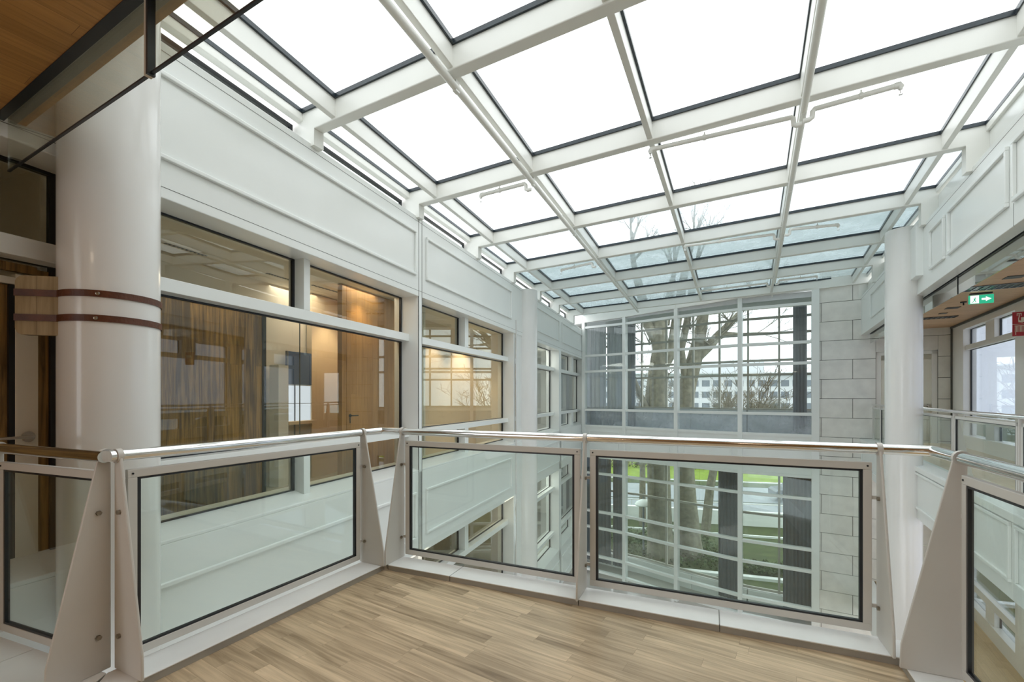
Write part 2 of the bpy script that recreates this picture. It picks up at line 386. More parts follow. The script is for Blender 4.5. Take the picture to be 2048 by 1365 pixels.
# rafters: plan lines through image points on the rafter-bottom plane
raf_px = [((669, 238), (1135, 604.7)), ((795, 0), (1192, 512)), ((1298, 273), (1392, 569.6)), ((1610, 186), (1566, 447)), ((1893, 293), (1710.5, 561))]
RO = .02
raf = []
for a, c in raf_px:
    pa = ron(*a, RO); pc = ron(*c, RO); raf.append((Vector((pa.x, pa.y)), Vector((pc.x - pa.x, pc.y - pa.y)).normalized()))
R_SEAM_ = FRt.h(1853.4, 443.7)
raf = [(FL.o + FL.n * (-.17), FL.d)] + raf + [(FRt.o + FRt.n * (-.17), FRt.d)]
# cross beams
bn = len(beam_left)
for i, p in enumerate(beam_left):
    l = leftx(p, -.3); r = rightx(p, -.3); nv = Vector((-D2.y, D2.x));
    if nv.y > 0: nv = -nv
    c0 = l + nv * .065; c1 = r + nv * .065
    a = Vector((c0.x, c0.y, rz(c0.x, c0.y))); c = Vector((c1.x, c1.y, rz(c1.x, c1.y)))
    t = thing('roof_beam', (a + c) / 2, 'white steel cross beam of the glass roof, %s counted from the far facade' % ORD[bn - 1 - i], 'beam', 'cross beams of the glass roof')
    x = B(); x.bar(a, c, .13, BD, RN); x.build('beam_body', 'beamw', t, math.atan2(D2.y, D2.x), bevel=.01)
    for q, q2, F in ((leftx(p, -.30), leftx(p, .07), FL), (rightx(p, -.30), rightx(p, .07), FRt)):
        q = q + nv * .065; q2 = q2 + nv * .065
        x = B(); x.seg(q, q2, .13, (H_SEAM if F is FL else R_SEAM_) - .03, rz(q.x, q.y) + .05); x.build('bracket', 'beamw', t)
# facade edge beam follows the bowed far facade
def zbot_edge(q): return rz(q[0], q[1]) 
fe = thing('edge_beam', (6, 16, 4.5), 'white edge beam bowed along the top of the far glass facade', 'beam')
QE = [(Q[0][0] - .25, Q[0][1] + .27)] + Q[:] 
for i in range(len(QE) - 1):
    a, c = QE[i], QE[i + 1]
    A = Vector((a[0], a[1], rz(*a) - .03)); C_ = Vector((c[0], c[1], rz(*c) - .03))
    x = B(); x.bar(A, C_, .16, BD + .05, RN); x.build('beam_section', 'beamw', fe, 0)
a = Q[4]; c = FS.o + FS.d * 2.9
x = B(); x.bar(Vector((a[0], a[1], rz(*a) - .03)), Vector((c.x, c.y, rz(c.x, c.y) - .03)), .16, BD + .05, RN); x.build('beam_section', 'beamw', fe, 0)
# rafters as continuous members between the beams
rnames = ['edge rafter of the glass roof beside the left wall', 'slim rafter of the glass roof, nearest the left wall', 'slim rafter of the glass roof carrying the left water pipe',
          'middle slim rafter of the glass roof', 'slim rafter of the glass roof carrying the right water pipe', 'slim rafter of the glass roof, nearest the right wall', 'edge rafter of the glass roof beside the right wall']
for j, (p, d) in enumerate(raf):
    a = isect(p, d, beam_left[0], D2); c = isect(p, d, beam_left[-1], D2)
    off = RO if 0 < j < 6 else .13
    A = Vector((a.x, a.y, rz(a.x, a.y, off))); C_ = Vector((c.x, c.y, rz(c.x, c.y, off)))
    x = B(); x.bar(A, C_, .065 if 0 < j < 6 else .09, BD - off, RN); o = x.build('roof_rafter', 'beamw', None, math.atan2(d.y, d.x), bevel=.006)
    tag(o, 'white ' + rnames[j], 'rafter', 'rafters of the glass roof')
# roof panes with their gaskets
col_txt = ['beside the left wall', 'second from the left wall', 'third from the left wall', 'third from the right wall', 'second from the right wall', 'beside the right wall']
for i in range(bn - 1):
    b0, b1 = beam_left[i], beam_left[i + 1]
    for j in range(6):
        (p0, d0), (p1, d1) = raf[j], raf[j + 1]
        nv = Vector((-D2.y, D2.x));
        if nv.y > 0: nv = -nv
        q = [isect(p0, d0, b0, D2), isect(p1, d1, b0, D2), isect(p1, d1, b1 + nv * .13, D2), isect(p0, d0, b1 + nv * .13, D2)]
        cen = sum(q, Vector((0, 0))) / 4
        t = thing('roof_pane', (cen.x, cen.y, rz(cen.x, cen.y, BD)), 'glass roof pane %s, %s row counted from the far facade' % (col_txt[j], ORD[bn - 2 - i]), 'glass pane', 'glass panes of the roof')
        pts = [Vector((a.x, a.y, rz(a.x, a.y, BD + .012))) for a in q]
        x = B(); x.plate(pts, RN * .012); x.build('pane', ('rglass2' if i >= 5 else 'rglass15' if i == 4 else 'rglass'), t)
        # gasket ring inside the steel edges
        w0 = .024; g = B()
        ins = .028
        def inset(ex):
            k = []
            qs = [isect(p0 + Vector((d0.y, -d0.x)) * (ins + ex), d0, b0 - nv * ex * 1, D2), isect(p1 - Vector((d1.y, -d1.x)) * (ins + ex), d1, b0 - nv * ex, D2),
                  isect(p1 - Vector((d1.y, -d1.x)) * (ins + ex), d1, b1 + nv * (.13 + ex), D2), isect(p0 + Vector((d0.y, -d0.x)) * (ins + ex), d0, b1 + nv * (.13 + ex), D2)]
            return qs
        o_, n_ = inset(0), inset(w0)
        for e in range(4):
            f = (e + 1) % 4
            lo = [Vector((a.x, a.y, rz(a.x, a.y, BD - .035))) for a in (o_[e], o_[f], n_[f], n_[e])]
            g.plate(lo, RN * .045)
        g.build('gasket', 'gasket', t)
# far roof strip between the last beam and the bowed facade
pl = leftx(beam_left[-1], -.1)
x = B(); pts = [(pl.x, pl.y), (Q[3][0], Q[3][1]), (Q[2][0], Q[2][1]), (Q[1][0], Q[1][1]), (Q[0][0], Q[0][1])]
x.plate([Vector((a, c, rz(a, c, BD + .012))) for a, c in pts], RN * .012)
tag(x.build('roof_pane', 'rglass2'), 'tapering glass roof pane between the last cross beam and the bowed facade', 'glass pane', 'glass panes of the roof')
# clerestory strips on top of the two side walls
def clere(F, z0, label, name):
    sa = [leftx(p, 0) if F is FL else rightx(p, 0) for p in beam_left]
    S = [(q - F.o).dot(F.d) for q in sa]
    w = sempty(name, F.P(S[4], CL, z0), None)
    fr = B(); pn = B()
    for i in range(len(S) - 1):
        a0, a1 = S[i] + .03, S[i + 1] - .13
        q = F.P(a0, CL, 0); r_ = F.P(a1, CL, 0); z1 = min(rz(q.x, q.y, .13), rz(r_.x, r_.y, .13))
        fr.box(F, a0, a1, CL - .03, CL + .01, z1 - .045, z1); fr.box(F, a0, a1, CL - .03, CL + .01, z0, z0 + .03)
        fr.box(F, a0, a0 + .035, CL - .03, CL + .01, z0, z1); fr.box(F, a1 - .035, a1, CL - .03, CL + .01, z0, z1)
        pn.box(F, a0, a1, CL - .02, CL - .012, z0, z1)
    fr.build('window_frame', 'black', w); pn.build('pane', 'glass', w)
clere(FL, H_SEAM, '', 'window_20')

# ================================================================ FAR FACADE
def fz(v): return EYE + (HY - v) / FOC * 16.4
U_TR = [fz(634.4), fz(700), fz(736), fz(824), fz(861)]
L_TR = [fz(931), fz(968.6), fz(1055.5), fz(1092.6), fz(1157), -5.75]
GF = -5.95
fac = sempty('wall_far', (6, 16, GF), 'bowed far facade of white mullions and spandrel panels')
for i in range(4):
    a, c = Vector(Q[i]), Vector(Q[i + 1]); d = (c - a).normalized()
    F = Fr(a.x, a.y, d.x, d.y, 1)
    if F.n.y > 0: F.n = -F.n
    L = (c - a).length
    ztop = min(rz(a.x, a.y), rz(c.x, c.y))
    w = sempty('window_%d' % (30 + i), F.P(L / 2, 0, U_TR[4]))
    fr = B()
    for z in U_TR: fr.box(F, 0, L, -.10, .04, z - .045, z + .045)
    fr.build('transom', 'white', w, F.rot)
    lv = [U_TR[4]] + U_TR[3::-1] + [ztop + .12]
    for z0, z1 in zip(lv, lv[1:]):
        p = B(); p.box(F, .05, L - .05, -.035, -.027, z0, z1); p.build('pane', 'fglass' if z0 == U_TR[4] else 'glass', w, F.rot)
    w = sempty('window_%d' % (40 + i), F.P(L / 2, 0, GF))
    fr = B()
    for z in L_TR: fr.box(F, 0, L, -.10, .04, z - .045, z + .045)
    fr.build('transom', 'white', w, F.rot)
    for z0, z1 in zip(L_TR[1:], L_TR):
        p = B(); p.box(F, .05, L - .05, -.035, -.027, z0, z1); p.build('pane', 'glass', w, F.rot)
    b = B(); b.box(F, 0, L, -.30, .0, L_TR[0] + .04, U_TR[4] - .04); bead(b, F, .25, L - .25, L_TR[0] + .28, U_TR[4] - .2, .03, .03)
    b.build('spandrel_band', 'white', fac, F.rot)
for i in range(5):
    a = Vector(Q[i]); d = (Vector(Q[min(i + 1, 4)]) - Vector(Q[max(i - 1, 0)])).normalized()
    F = Fr(a.x, a.y, d.x, d.y, 1)
    if F.n.y > 0: F.n = -F.n
    hw = .065 if i < 4 else .10
    b = B(); b.box(F, -hw, hw, -.14, .07, GF, rz(a.x, a.y) + .1); b.build('mullion', 'white', fac, F.rot)
# gallery behind the facade: floors, ceiling, outer bowed window
OFF = 1.5
def offq(i, o):
    a = Vector(Q[i]); d = (Vector(Q[min(i + 1, 4)]) - Vector(Q[max(i - 1, 0)])).normalized(); n = Vector((-d.y, d.x))
    if n.y < 0: n = -n
    return a + n * o
IN = [offq(i, .02) for i in range(5)]; OU = [offq(i, OFF) for i in range(5)]
def ext(pts, e):
    a = pts[0] + (pts[0] - pts[1]).normalized() * e; c = pts[-1] + (pts[-1] - pts[-2]).normalized() * e
    return [a] + list(pts) + [c]
INx, OUx = ext(IN, 1.2), ext(OU, 1.2)
ring = [tuple(p) for p in INx] + [tuple(p) for p in reversed(OUx)]
b = B(); b.poly(ring, -.25, .08); struct(b.build('floor.001', 'greyroom'), 'upper gallery floor behind the far facade')
b = B(); b.poly(ring, 4.47, 4.65); struct(b.build('ceiling.001', 'greyroom'), 'grey ceiling of the upper gallery behind the far facade')
b = B(); b.poly(ring, -1.12, -1.0); struct(b.build('ceiling.002', 'white'), 'ceiling of the lower gallery behind the far facade')
O_UP = [4.7, 4.15, 3.6, 2.67, 2.17, .95]; O_LO = [-1.15, -2.72, -5.35]
for i in range(4):
    a, c = OU[i], OU[i + 1]; d = (c - a).normalized(); F = Fr(a.x, a.y, d.x, d.y, 1)
    if F.n.y > 0: F.n = -F.n
    L = (c - a).length
    w = sempty('window_%d' % (50 + i), F.P(L / 2, 0, .95)); fr = B()
    for z in O_UP: fr.box(F, 0, L, -.05, .03, z - .04, z + .04)
    fr.box(F, -.03, .03, -.05, .04, .95, 4.75); fr.box(F, L * .5 - .03, L * .5 + .03, -.05, .04, .95, 4.75)
    fr.build('window_frame', 'greysoffit', w)
    p = B(); p.box(F, 0, L, -.02, -.012, .95, 4.75); p.build('pane', 'glass', w)
    w = sempty('window_%d' % (60 + i), F.P(L / 2, 0, -5.4)); fr = B()
    for z in O_LO: fr.box(F, 0, L, -.05, .03, z - .04, z + .04)
    fr.box(F, L * .5 - .035, L * .5 + .035, -.05, .04, -5.4, -1.1)
    fr.build('window_frame', 'greysoffit', w)
    p = B(); p.box(F, 0, L, -.02, -.012, -5.4, -1.1); p.build('pane', 'glass', w)
b = B()
for a, c in zip(OUx, OUx[1:]):
    b.seg(a, c, .2, -1.15, .93, -.12); b.seg(a, c, .2, 4.72, 5.2, -.12)
struct(b.build('wall_outer', 'greyroom'), 'outer gallery wall between the two storeys of windows')
b = B()
for a, c in zip(OUx, OUx[1:]): b.seg(a, c, .25, GF, -5.42, -.05)
struct(b.build('trim_1', 'white'), 'white sill below the lower gallery window')
# left return of the gallery
b = B(); b.seg(INx[0], OUx[0], .15, GF, 4.9); b.seg(INx[-1], OUx[-1], .15, GF, 4.9); struct(b.build('wall_gallery', 'greyroom'), 'end walls of the gallery')
# long blinds / curtains in the gallery
def curtain(u0, u1, z0, z1, mm, label, fold=9, off=OFF - .25):
    pts = []
    for i in range(4):
        pass
    def at(u):
        k = (u - CX) / FOC
        cs = [offq(i, off) for i in range(5)]; cs = ext(cs, 1.5)
        for a, c in zip(cs, cs[1:]):
            d = c - a; den = k * d.y - d.x
            if abs(den) < 1e-9: continue
            t = (a.x - k * a.y) / den
            if 0 <= t <= 1: return a + d * t
        return cs[-1]
    a, c = at(u0), at(u1); d = (c - a); L = d.length; d.normalize(); n = Vector((-d.y, d.x))
    m = max(24, int(fold * 14)); prof = []
    for i in range(m + 1):
        t = i / m; ph = t * fold * 2 * math.pi; amp = .055 * (.8 + .3 * math.sin(t * 17))
        prof.append(a + d * (L * t + .02 * math.sin(2 * ph)) + n * amp * math.sin(ph))
    b = B(); k = len(b.v); N_ = len(prof)
    vs = []
    for z in (z0, z1):
        for p in prof: vs.append((p.x, p.y, z))
        for p in prof: vs.append((p.x + n.x * .012, p.y + n.y * .012, z))
    fs = []
    for i in range(N_ - 1):
        fs.append((i, i + 1, 2 * N_ + i + 1, 2 * N_ + i)); fs.append((N_ + i + 1, N_ + i, 3 * N_ + i, 3 * N_ + i + 1))
        fs.append((i, N_ + i, N_ + i + 1, i + 1)); fs.append((2 * N_ + i, 2 * N_ + i + 1, 3 * N_ + i + 1, 3 * N_ + i))
    b.add(vs, fs)
    o = b.build('curtain', mm, None, 0, True)
    tag(o, label, 'curtain', 'tall grey curtains behind the far facade'); return o
curtain(1168, 1212, .12, 4.46, 'curtain_l', 'pale grey curtain at the far left end of the upper gallery window', 5)
curtain(1214, 1252, .12, 4.46, 'curtain_l', 'wide pale grey curtain left of the tree in the upper gallery window', 6)
curtain(1255, 1271, .12, 4.46, 'curtain_m', 'narrow grey curtain hanging at the left edge of the upper tree view', 3)
curtain(1586, 1614, .12, 4.46, 'curtain_m', 'grey curtain at the right end of the upper gallery window', 4)
curtain(1166, 1222, -5.85, -1.14, 'curtain', 'long grey curtain at the left end of the lower gallery window', 8)
curtain(1226, 1250, -5.85, -1.14, 'curtain', 'long dark grey curtain beside the left end curtain, lower gallery', 4)
curtain(1437, 1480, -5.85, -1.14, 'curtain', 'long grey curtain in the middle of the lower gallery window', 6)
curtain(1566, 1626, -5.85, -1.14, 'curtain', 'long grey curtain by the stone wall, lower gallery window', 8)

# ================================================================ STONE WALL (right of the facade)
CH = .529 * 1.1; BW = 1.55
z_ref = FS.h(1638, 606.9)
door_s0, door_s1 = FS.s_(1752), FS.s_(1876)
sw = sempty('wall_stone', FS.P(1, 0, GF), 'pale limestone block wall right of the far facade')
endS = FS.s_(1906)
DTOP = FS.h(1800, 703)
b = B(); b.box(FS, .1, door_s0, -.35, -.02, GF, rz(9.8, 13.6) + .1); b.box(FS, door_s0, endS, -.35, -.02, DTOP, 5.6); b.box(FS, door_s1, endS, -.35, -.02, GF, DTOP)
b.build('wall_core', 'joint', sw)
j0 = FS.s_(1705.5)
rows = range(-13, 3)
bl = B()
for r_ in rows:
    z1 = z_ref - (-r_ - 1) * -1 * 0
for r_ in range(-2, 19):
    z1 = z_ref - r_ * CH; z0 = z1 - CH
    off = 0 if r_ % 2 else BW / 2
    a = j0 + off - 3 * BW
    while a < endS:
        s0, s1 = max(a, .10), min(a + BW, endS)
        if s1 - s0 > .02:
            for (p0, p1) in ((s0, s1),):
                # cut the door opening
                segs = [(p0, p1)]
                if z1 > DTOP > z0: bl.box(FS, max(p0, door_s0) , min(p1, door_s1), -.03, 0, DTOP, z1 - .006) if min(p1, door_s1) - max(p0, door_s0) > .03 else None
                if z0 < DTOP and z1 > -.3:
                    segs = []
                    if p0 < door_s0: segs.append((p0, min(p1, door_s0)))
                    if p1 > door_s1: segs.append((max(p0, door_s1), p1))
                for q0, q1 in segs:
                    if q1 - q0 > .03: bl.box(FS, q0 + .006, q1 - .006, -.03, 0, max(z0 + .006, GF), z1 - .006)
        a += BW
bl.build('stone_block', 'stone', sw, FS.rot, bevel=.004)
# corridor end door
dr = sempty('door_1', FS.P((door_s0 + door_s1) / 2, -.1, .1), 'white framed glazed door at the end of the right walkway')
b = B(); b.box(FS, door_s0, door_s0 + .12, -.2, -.04, .1, DTOP); b.box(FS, door_s1 - .12, door_s1, -.2, -.04, .1, DTOP); b.box(FS, door_s0, door_s1, -.2, -.04, DTOP - .1, DTOP)
b.build('door_frame', 'cream', dr, bevel=.004)
dm = FS.s_(1868)
b = B(); b.box(FS, door_s0 + .12, door_s0 + .3, -.18, -.08, .12, DTOP - .1); b.box(FS, dm - .22, dm, -.18, -.08, .12, DTOP - .1)
b.box(FS, door_s0 + .12, dm, -.18, -.08, DTOP - .25, DTOP - .1); b.box(FS, door_s0 + .12, dm, -.18, -.08, .12, .4)
b.build('door_leaf', 'ivory', dr, bevel=.004)
b = B(); b.box(FS, door_s0 + .3, dm - .22, -.14, -.13, .4, DTOP - .25); b.build('pane', 'glass', dr)
b = B(); b.box(FS, dm - .12, dm - .09, -.08, -.02, 1.0, 1.2); b.box(FS, dm - .22, dm - .09, -.03, -.01, 1.14, 1.17); b.build('door_handle', 'bolt', dr)

# ================================================================ COLUMNS
def column(u, z, D, z0, z1, label):
    x = (u - CX) / FOC * z
    b = B(); b.tube([(x, z, z0), (x, z, z1)], D / 2, 64); o = b.build('column', 'colw', None, 0, True)
    tag(o, label, 'column', 'round white columns of the atrium'); return Vector((x, z))
CN = column(222.5, 3.10, .535, -8, rz(-2.7, 3.1) + .1, 'large round white column beside the left railing with straps round it')
cz2 = FL.y(1053.5) * 1.0 - .1
CM = column(1053.5, cz2, .565, -8, H_SEAM - .015, 'round white column in the left wall between the second and third bays')
CR = column(1807, 8.35, .54, -8, EYE + (HY - 462) / FOC * 8.35, 'round white column in front of the right walkway')
b = B(); b.box(FL, sU(1030.5), sU(1033), -.06, .01, -8, FL.h(1030, 640)); tag(b.build('downpipe', 'chrome', None, FL.rot), 'slim polished vertical strip beside the round column of the left wall', 'pipe')
# cap panel behind middle column
# ---- straps and board on the near column
zs = [EYE + .649 + 0.0, EYE + .649 - .155]
bp0, bp1 = Vector((-3.088, 2.842)), Vector((-2.86, 2.885))
bd = (bp1 - bp0).normalized(); bnrm = Vector((bd.y, -bd.x))
if bnrm.y > 0: bnrm = -bnrm
def strap(zc, label):
    r = .2675 + .003; w = .042
    ang = lambda p: math.atan2(p.y - CN.y, p.x - CN.x)
    pts = []
    # open loop: round the column from the back-right to the front, then straight to the board edge and behind it
    a_start = math.radians(60); a_end = math.radians(-128)
    k = 40
    for i in range(k + 1):
        t = a_start + (a_end - a_start) * i / k; pts.append(CN + Vector((math.cos(t), math.sin(t))) * r)
    f = bnrm * .024
    pts += [bp1 + f * .9, bp0 + f * 1.0 - bd * .0, bp0 - bd * .012, bp0 - bnrm * .024 - bd * .004, bp0 + bd * .1 - bnrm * .022]
    t = thing('leather_strap', (pts[20].x, pts[20].y, zc), label, 'strap', 'leather straps round the near column')
    b = B(); vs = []; fs = []
    n_ = len(pts)
    for i, p in enumerate(pts):
        d = (pts[min(i + 1, n_ - 1)] - pts[max(i - 1, 0)]).normalized(); nn = Vector((-d.y, d.x))
        # outward
        if i <= k:
            o = (p - CN).normalized()
        else: o = nn if nn.dot(bnrm) > 0 or i > k + 2 else -nn
        if i > k + 2: o = -bd if i in (k + 3,) else (-bnrm if i > k + 3 else o)
        for z in (zc - w / 2, zc + w / 2):
            vs.append((p.x, p.y, z)); vs.append((p.x + o.x * .005, p.y + o.y * .005, z))
    for i in range(n_ - 1):
        a = 4 * i; c = 4 * (i + 1)
        fs += [(a, c, c + 2, a + 2), (a + 1, a + 3, c + 3, c + 1), (a, a + 1, c + 1, c), (a + 2, c + 2, c + 3, a + 3)]
    b.add(vs, fs); b.build('strap_band', 'leather', t)
    th = math.radians(-62 if zc > EYE + .6 else -64)
    p = CN + Vector((math.cos(th), math.sin(th))) * (r + .004)
    o = Vector((math.cos(th), math.sin(th)))
    b = B(); b.tube([(p.x, p.y, zc), (p.x + o.x * .006, p.y + o.y * .006, zc), (p.x + o.x * .009, p.y + o.y * .009, zc)], [.012, .011, .005], 16)
    b.build('rivet', 'bolt', t, 0, True)
strap(zs[0], 'upper brown leather strap round the large near column')
strap(zs[1], 'lower brown leather strap round the large near column')
# board with rounded left corners
b = B(); zc = sum(zs) / 2 + .0; hh = .185; W = (bp1 - bp0).length; rr = .045; prof = []
for (cx_, cz_, a0) in ((rr, -hh + rr, 180), (None, None, 0), (None, None, 0), (rr, hh - rr, 90)):
    if cx_ is None: continue
    seq = range(0, 91, 15)
    for a in seq:
        t = math.radians(a0 + a); prof.append((cx_ + rr * math.cos(t), cz_ + rr * math.sin(t)))
    if a0 == 180: prof += [(W, -hh), (W, hh)]
pts = [Vector((bp0.x + bd.x * a - bnrm.x * .02, bp0.y + bd.y * a - bnrm.y * .02, zc + c)) for a, c in prof]
b.plate(pts, Vector((bnrm.x * .04, bnrm.y * .04, 0)))
tag(b.build('wooden_board', 'board', None, math.atan2(bd.y, bd.x)), 'small round-cornered oak board strapped to the left side of the near column', 'board')

# ================================================================ RAILINGS
CT = .045
F0, F1, F2 = Vector((-.926, 3.857)), Vector((.519, 3.219)), Vector((2.067, 2.563))
C0, C1 = Vector((-1.973, 2.250)), Vector((-1.229, 3.736))
G0 = Vector((2.152, 2.178)); gd = Vector((-.42, -.907)).normalized(); G1 = G0 + gd * 1.62; G2 = G1 + gd * 1.5
E0 = Vector((-2.02, 2.262)); ed = Vector((-.93, .35)).normalized(); E1 = E0 + ed * .985
K = Vector((2.286, 2.468)); J = Vector((-1.125, 3.943)); CC = Vector((-1.985, 2.225))
fd = (F2 - F0).normalized(); ld = (C1 - C0).normalized()
fin_n = Vector((-fd.y, fd.x));  fin_n = fin_n if fin_n.y < 0 else -fin_n
lin_n = Vector((ld.y, -ld.x)); lin_n = lin_n if lin_n.x > 0 else -lin_n
gin_n = Vector((gd.y, -gd.x)); gin_n = gin_n if gin_n.x < 0 else -gin_n
ein_n = Vector((ed.y, -ed.x)); ein_n = ein_n if ein_n.y < 0 else -ein_n
RH, RR = 1.105, .029
def post(P, d, n, label, w=.235, top=.055, side=0, bolts=True):
    t = thing('railing_post', (P.x, P.y, CT), label, 'post', 'tapered white railing posts')
    b = B(); th = .014
    o = P + d * side
    a = [o + n * -.02, o + n * w, o + n * (w - .004), o + n * top * .55, o + n * -.02]
    zz = [CT, CT, CT + .12, RH + .01, RH + .01]
    pts = [Vector((p.x - d.x * th / 2, p.y - d.y * th / 2, z)) for p, z in zip(a, zz)]
    b.plate(pts, Vector((d.x * th, d.y * th, 0)))
    pb_ = b.build('post_blade', 'steel', t, 0, bevel=.004)
    b = B(); c = Vector((P.x, P.y, RH)) + Vector((d.x, d.y, 0)) * side
    b.tube([c - Vector((d.x, d.y, 0)) * .012, c + Vector((d.x, d.y, 0)) * .012], RR + .007, 24); b.build('collar', 'steel', t, 0, True)
    for z in (.22, .83) if bolts else ():
        for sg in (-1, 1):
            q = o + n * .035
            p0 = Vector((q.x + d.x * sg * .007, q.y + d.y * sg * .007, z)); p1 = p0 + Vector((d.x, d.y, 0)) * sg * .012
            b = B(); b.tube([p0, p1], .012, 6); b.build('bolt', 'bolt', pb_)
    return t
def panel(A, C_, n, label, gap=.035, z0=.075, z1=1.03):
    d = (C_ - A).normalized(); L = (C_ - A).length; F = Fr(A.x, A.y, d.x, d.y, 1); F.n = n
    a0, a1 = gap, L - gap; fw = .042
    t = thing('glass_railing', F.P(L / 2, 0, z0), label, 'railing', 'glass panels of the railing')
    b = B()
    b.box(F, a0, a1, -.014, .014, z1 - fw, z1); b.box(F, a0, a1, -.014, .014, z0, z0 + fw)
    b.box(F, a0, a0 + fw, -.014, .014, z0 + fw, z1 - fw); b.box(F, a1 - fw, a1, -.014, .014, z0 + fw, z1 - fw)
    pf = b.build('panel_frame', 'steel', t, F.rot, bevel=.003)
    g = B(); k = fw; gw = .011
    g.box(F, a0 + k, a1 - k, -.010, .011, z1 - k - gw, z1 - k); g.box(F, a0 + k, a1 - k, -.010, .011, z0 + k, z0 + k + gw)
    g.box(F, a0 + k, a0 + k + gw * 1.4, -.010, .011, z0 + k, z1 - k); g.box(F, a1 - k - gw * 1.4, a1 - k, -.010, .011, z0 + k, z1 - k)
    g.build('gasket', 'black', pf, F.rot)
    p = B(); p.box(F, a0 + k, a1 - k, -.004, .004, z0 + k, z1 - k); p.build('pane', 'bglass', pf, F.rot)
    for (aa, zz) in ((a0 + fw * .5, z1 - fw * .5), (a1 - fw * .5, z1 - fw * .5)):
        q = F.P(aa, .014, zz); s = B(); s.tube([q, q + Vector((n.x, n.y, 0)) * .004], .005, 10); s.build('screw', 'black', pf)
    # stubs tying the frame to the posts
    for z in (.22, .83):
        s = B(); s.box(F, .009, gap, -.006, .006, z - .01, z + .01); s.build('spacer', 'steel', t)
        s = B(); s.box(F, L - gap, L - .009, -.006, .006, z - .01, z + .01); s.build('spacer', 'steel', t)
post(F0, fd, fin_n, 'tapered white railing post at the left end of the front railing')
post(F1, fd, fin_n, 'tapered white railing post in the middle of the front railing')
post(F2, fd, fin_n, 'tapered white railing post at the right end of the front railing')
post(C0 + ld * .02, ld, lin_n, 'tapered white railing post at the near end of the left railing')
post(C1, ld, lin_n, 'tapered white railing post at the far end of the left railing')
post(G0, gd, gin_n, 'tapered white railing post at the far end of the right railing', bolts=False)
post(G1, gd, gin_n, 'tapered white railing post farther along the right railing')
post(E0 - ed * .0, ed, ein_n, 'broad white railing post at the inner end of the short far-left railing')
post(E1, ed, ein_n, 'tapered white railing post against the wall at the far left')
panel(F0, F1, fin_n, 'framed glass railing panel, left half of the front railing')
panel(F1, F2, fin_n, 'framed glass railing panel, right half of the front railing')
panel(C0 + ld * .02, C1, lin_n, 'long framed glass panel of the left railing before the large column')
panel(G0, G1, gin_n, 'framed glass panel of the right railing at the picture edge')
panel(E0, E1, ein_n, 'short framed glass railing panel at the far left by the door')
def handrail(pts, label):
    b = B(); P3 = [Vector((p.x, p.y, RH)) for p in pts]
    b.tube(P3, RR, 28); o = b.build('handrail', 'chrome', None, 0, True); tag(o, label, 'handrail', 'polished steel handrails'); return o
handrail([J + fd * .005, K], 'straight polished steel handrail of the front railing')
handrail([CC + ld * .012, J - fd * .005], 'polished steel handrail of the left railing running to the front corner')
handrail([K + gd * .012, G2], 'polished steel handrail of the right railing')
handrail([CC + ed * .012, E1 + ed * .05], 'short dark-reflecting steel handrail at the far left')
# kerb stones
def kerb(a, c, n, label, wi=.205, wo=.004, cut0=None, cut1=None):
    d = (c - a).normalized(); e0 = cut0 if cut0 else 0; e1 = cut1 if cut1 else 0
    t = thing('kerb_stone', ((a.x + c.x) / 2, (a.y + c.y) / 2, 0), label, 'kerb', 'white kerb stones under the railing')
    i0, i1 = a + d * (.003 + e0 * wi), c - d * (.003 + e1 * wi); o0, o1 = a + d * (.003 - e0 * wo), c - d * (.003 - e1 * wo)
    pts = [i0 + n * wi, i1 + n * wi, o1 - n * wo, o0 - n * wo]
    ar = sum(pts[k].x * pts[(k + 1) % 4].y - pts[(k + 1) % 4].x * pts[k].y for k in range(4))
    if ar < 0: pts.reverse()
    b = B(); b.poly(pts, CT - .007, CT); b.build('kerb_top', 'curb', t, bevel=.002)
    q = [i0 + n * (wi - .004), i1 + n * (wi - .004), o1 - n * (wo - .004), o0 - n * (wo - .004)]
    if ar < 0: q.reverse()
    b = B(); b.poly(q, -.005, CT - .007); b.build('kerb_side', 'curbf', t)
Jk = J; Kk = K
Lf = (Kk - Jk).length
cuts = [0, .80, (F1 - Jk).dot(fd), (F1 - Jk).dot(fd) + .86, Lf]
nm = ['leftmost white kerb stone under the front railing', 'second white kerb stone from the left under the front railing', 'third white kerb stone from the left under the front railing', 'rightmost white kerb stone under the front railing']
for i in range(4):
    kerb(Jk + fd * cuts[i], Jk + fd * cuts[i + 1], fin_n, nm[i], cut0=1.1 if i == 0 else 0, cut1=1.0 if i == 3 else 0)
kerb(CC, J, lin_n, 'long white kerb under the left railing', cut0=-.95, cut1=.93)
kerb(K, G1, gin_n, 'white kerb stone under the right railing at the front corner', cut0=1.0)
kerb(G1, G2 + gd, gin_n, 'white kerb stone under the near part of the right railing')
kerb(CC, CC + ed * .62, ein_n, 'wide cream kerb slab below the broad corner post at the left', wi=.30, cut0=-.6)
kerb(CC + ed * .62, CC + ed * 1.25, ein_n, 'cream kerb slab in front of the far-left door', wi=.30)

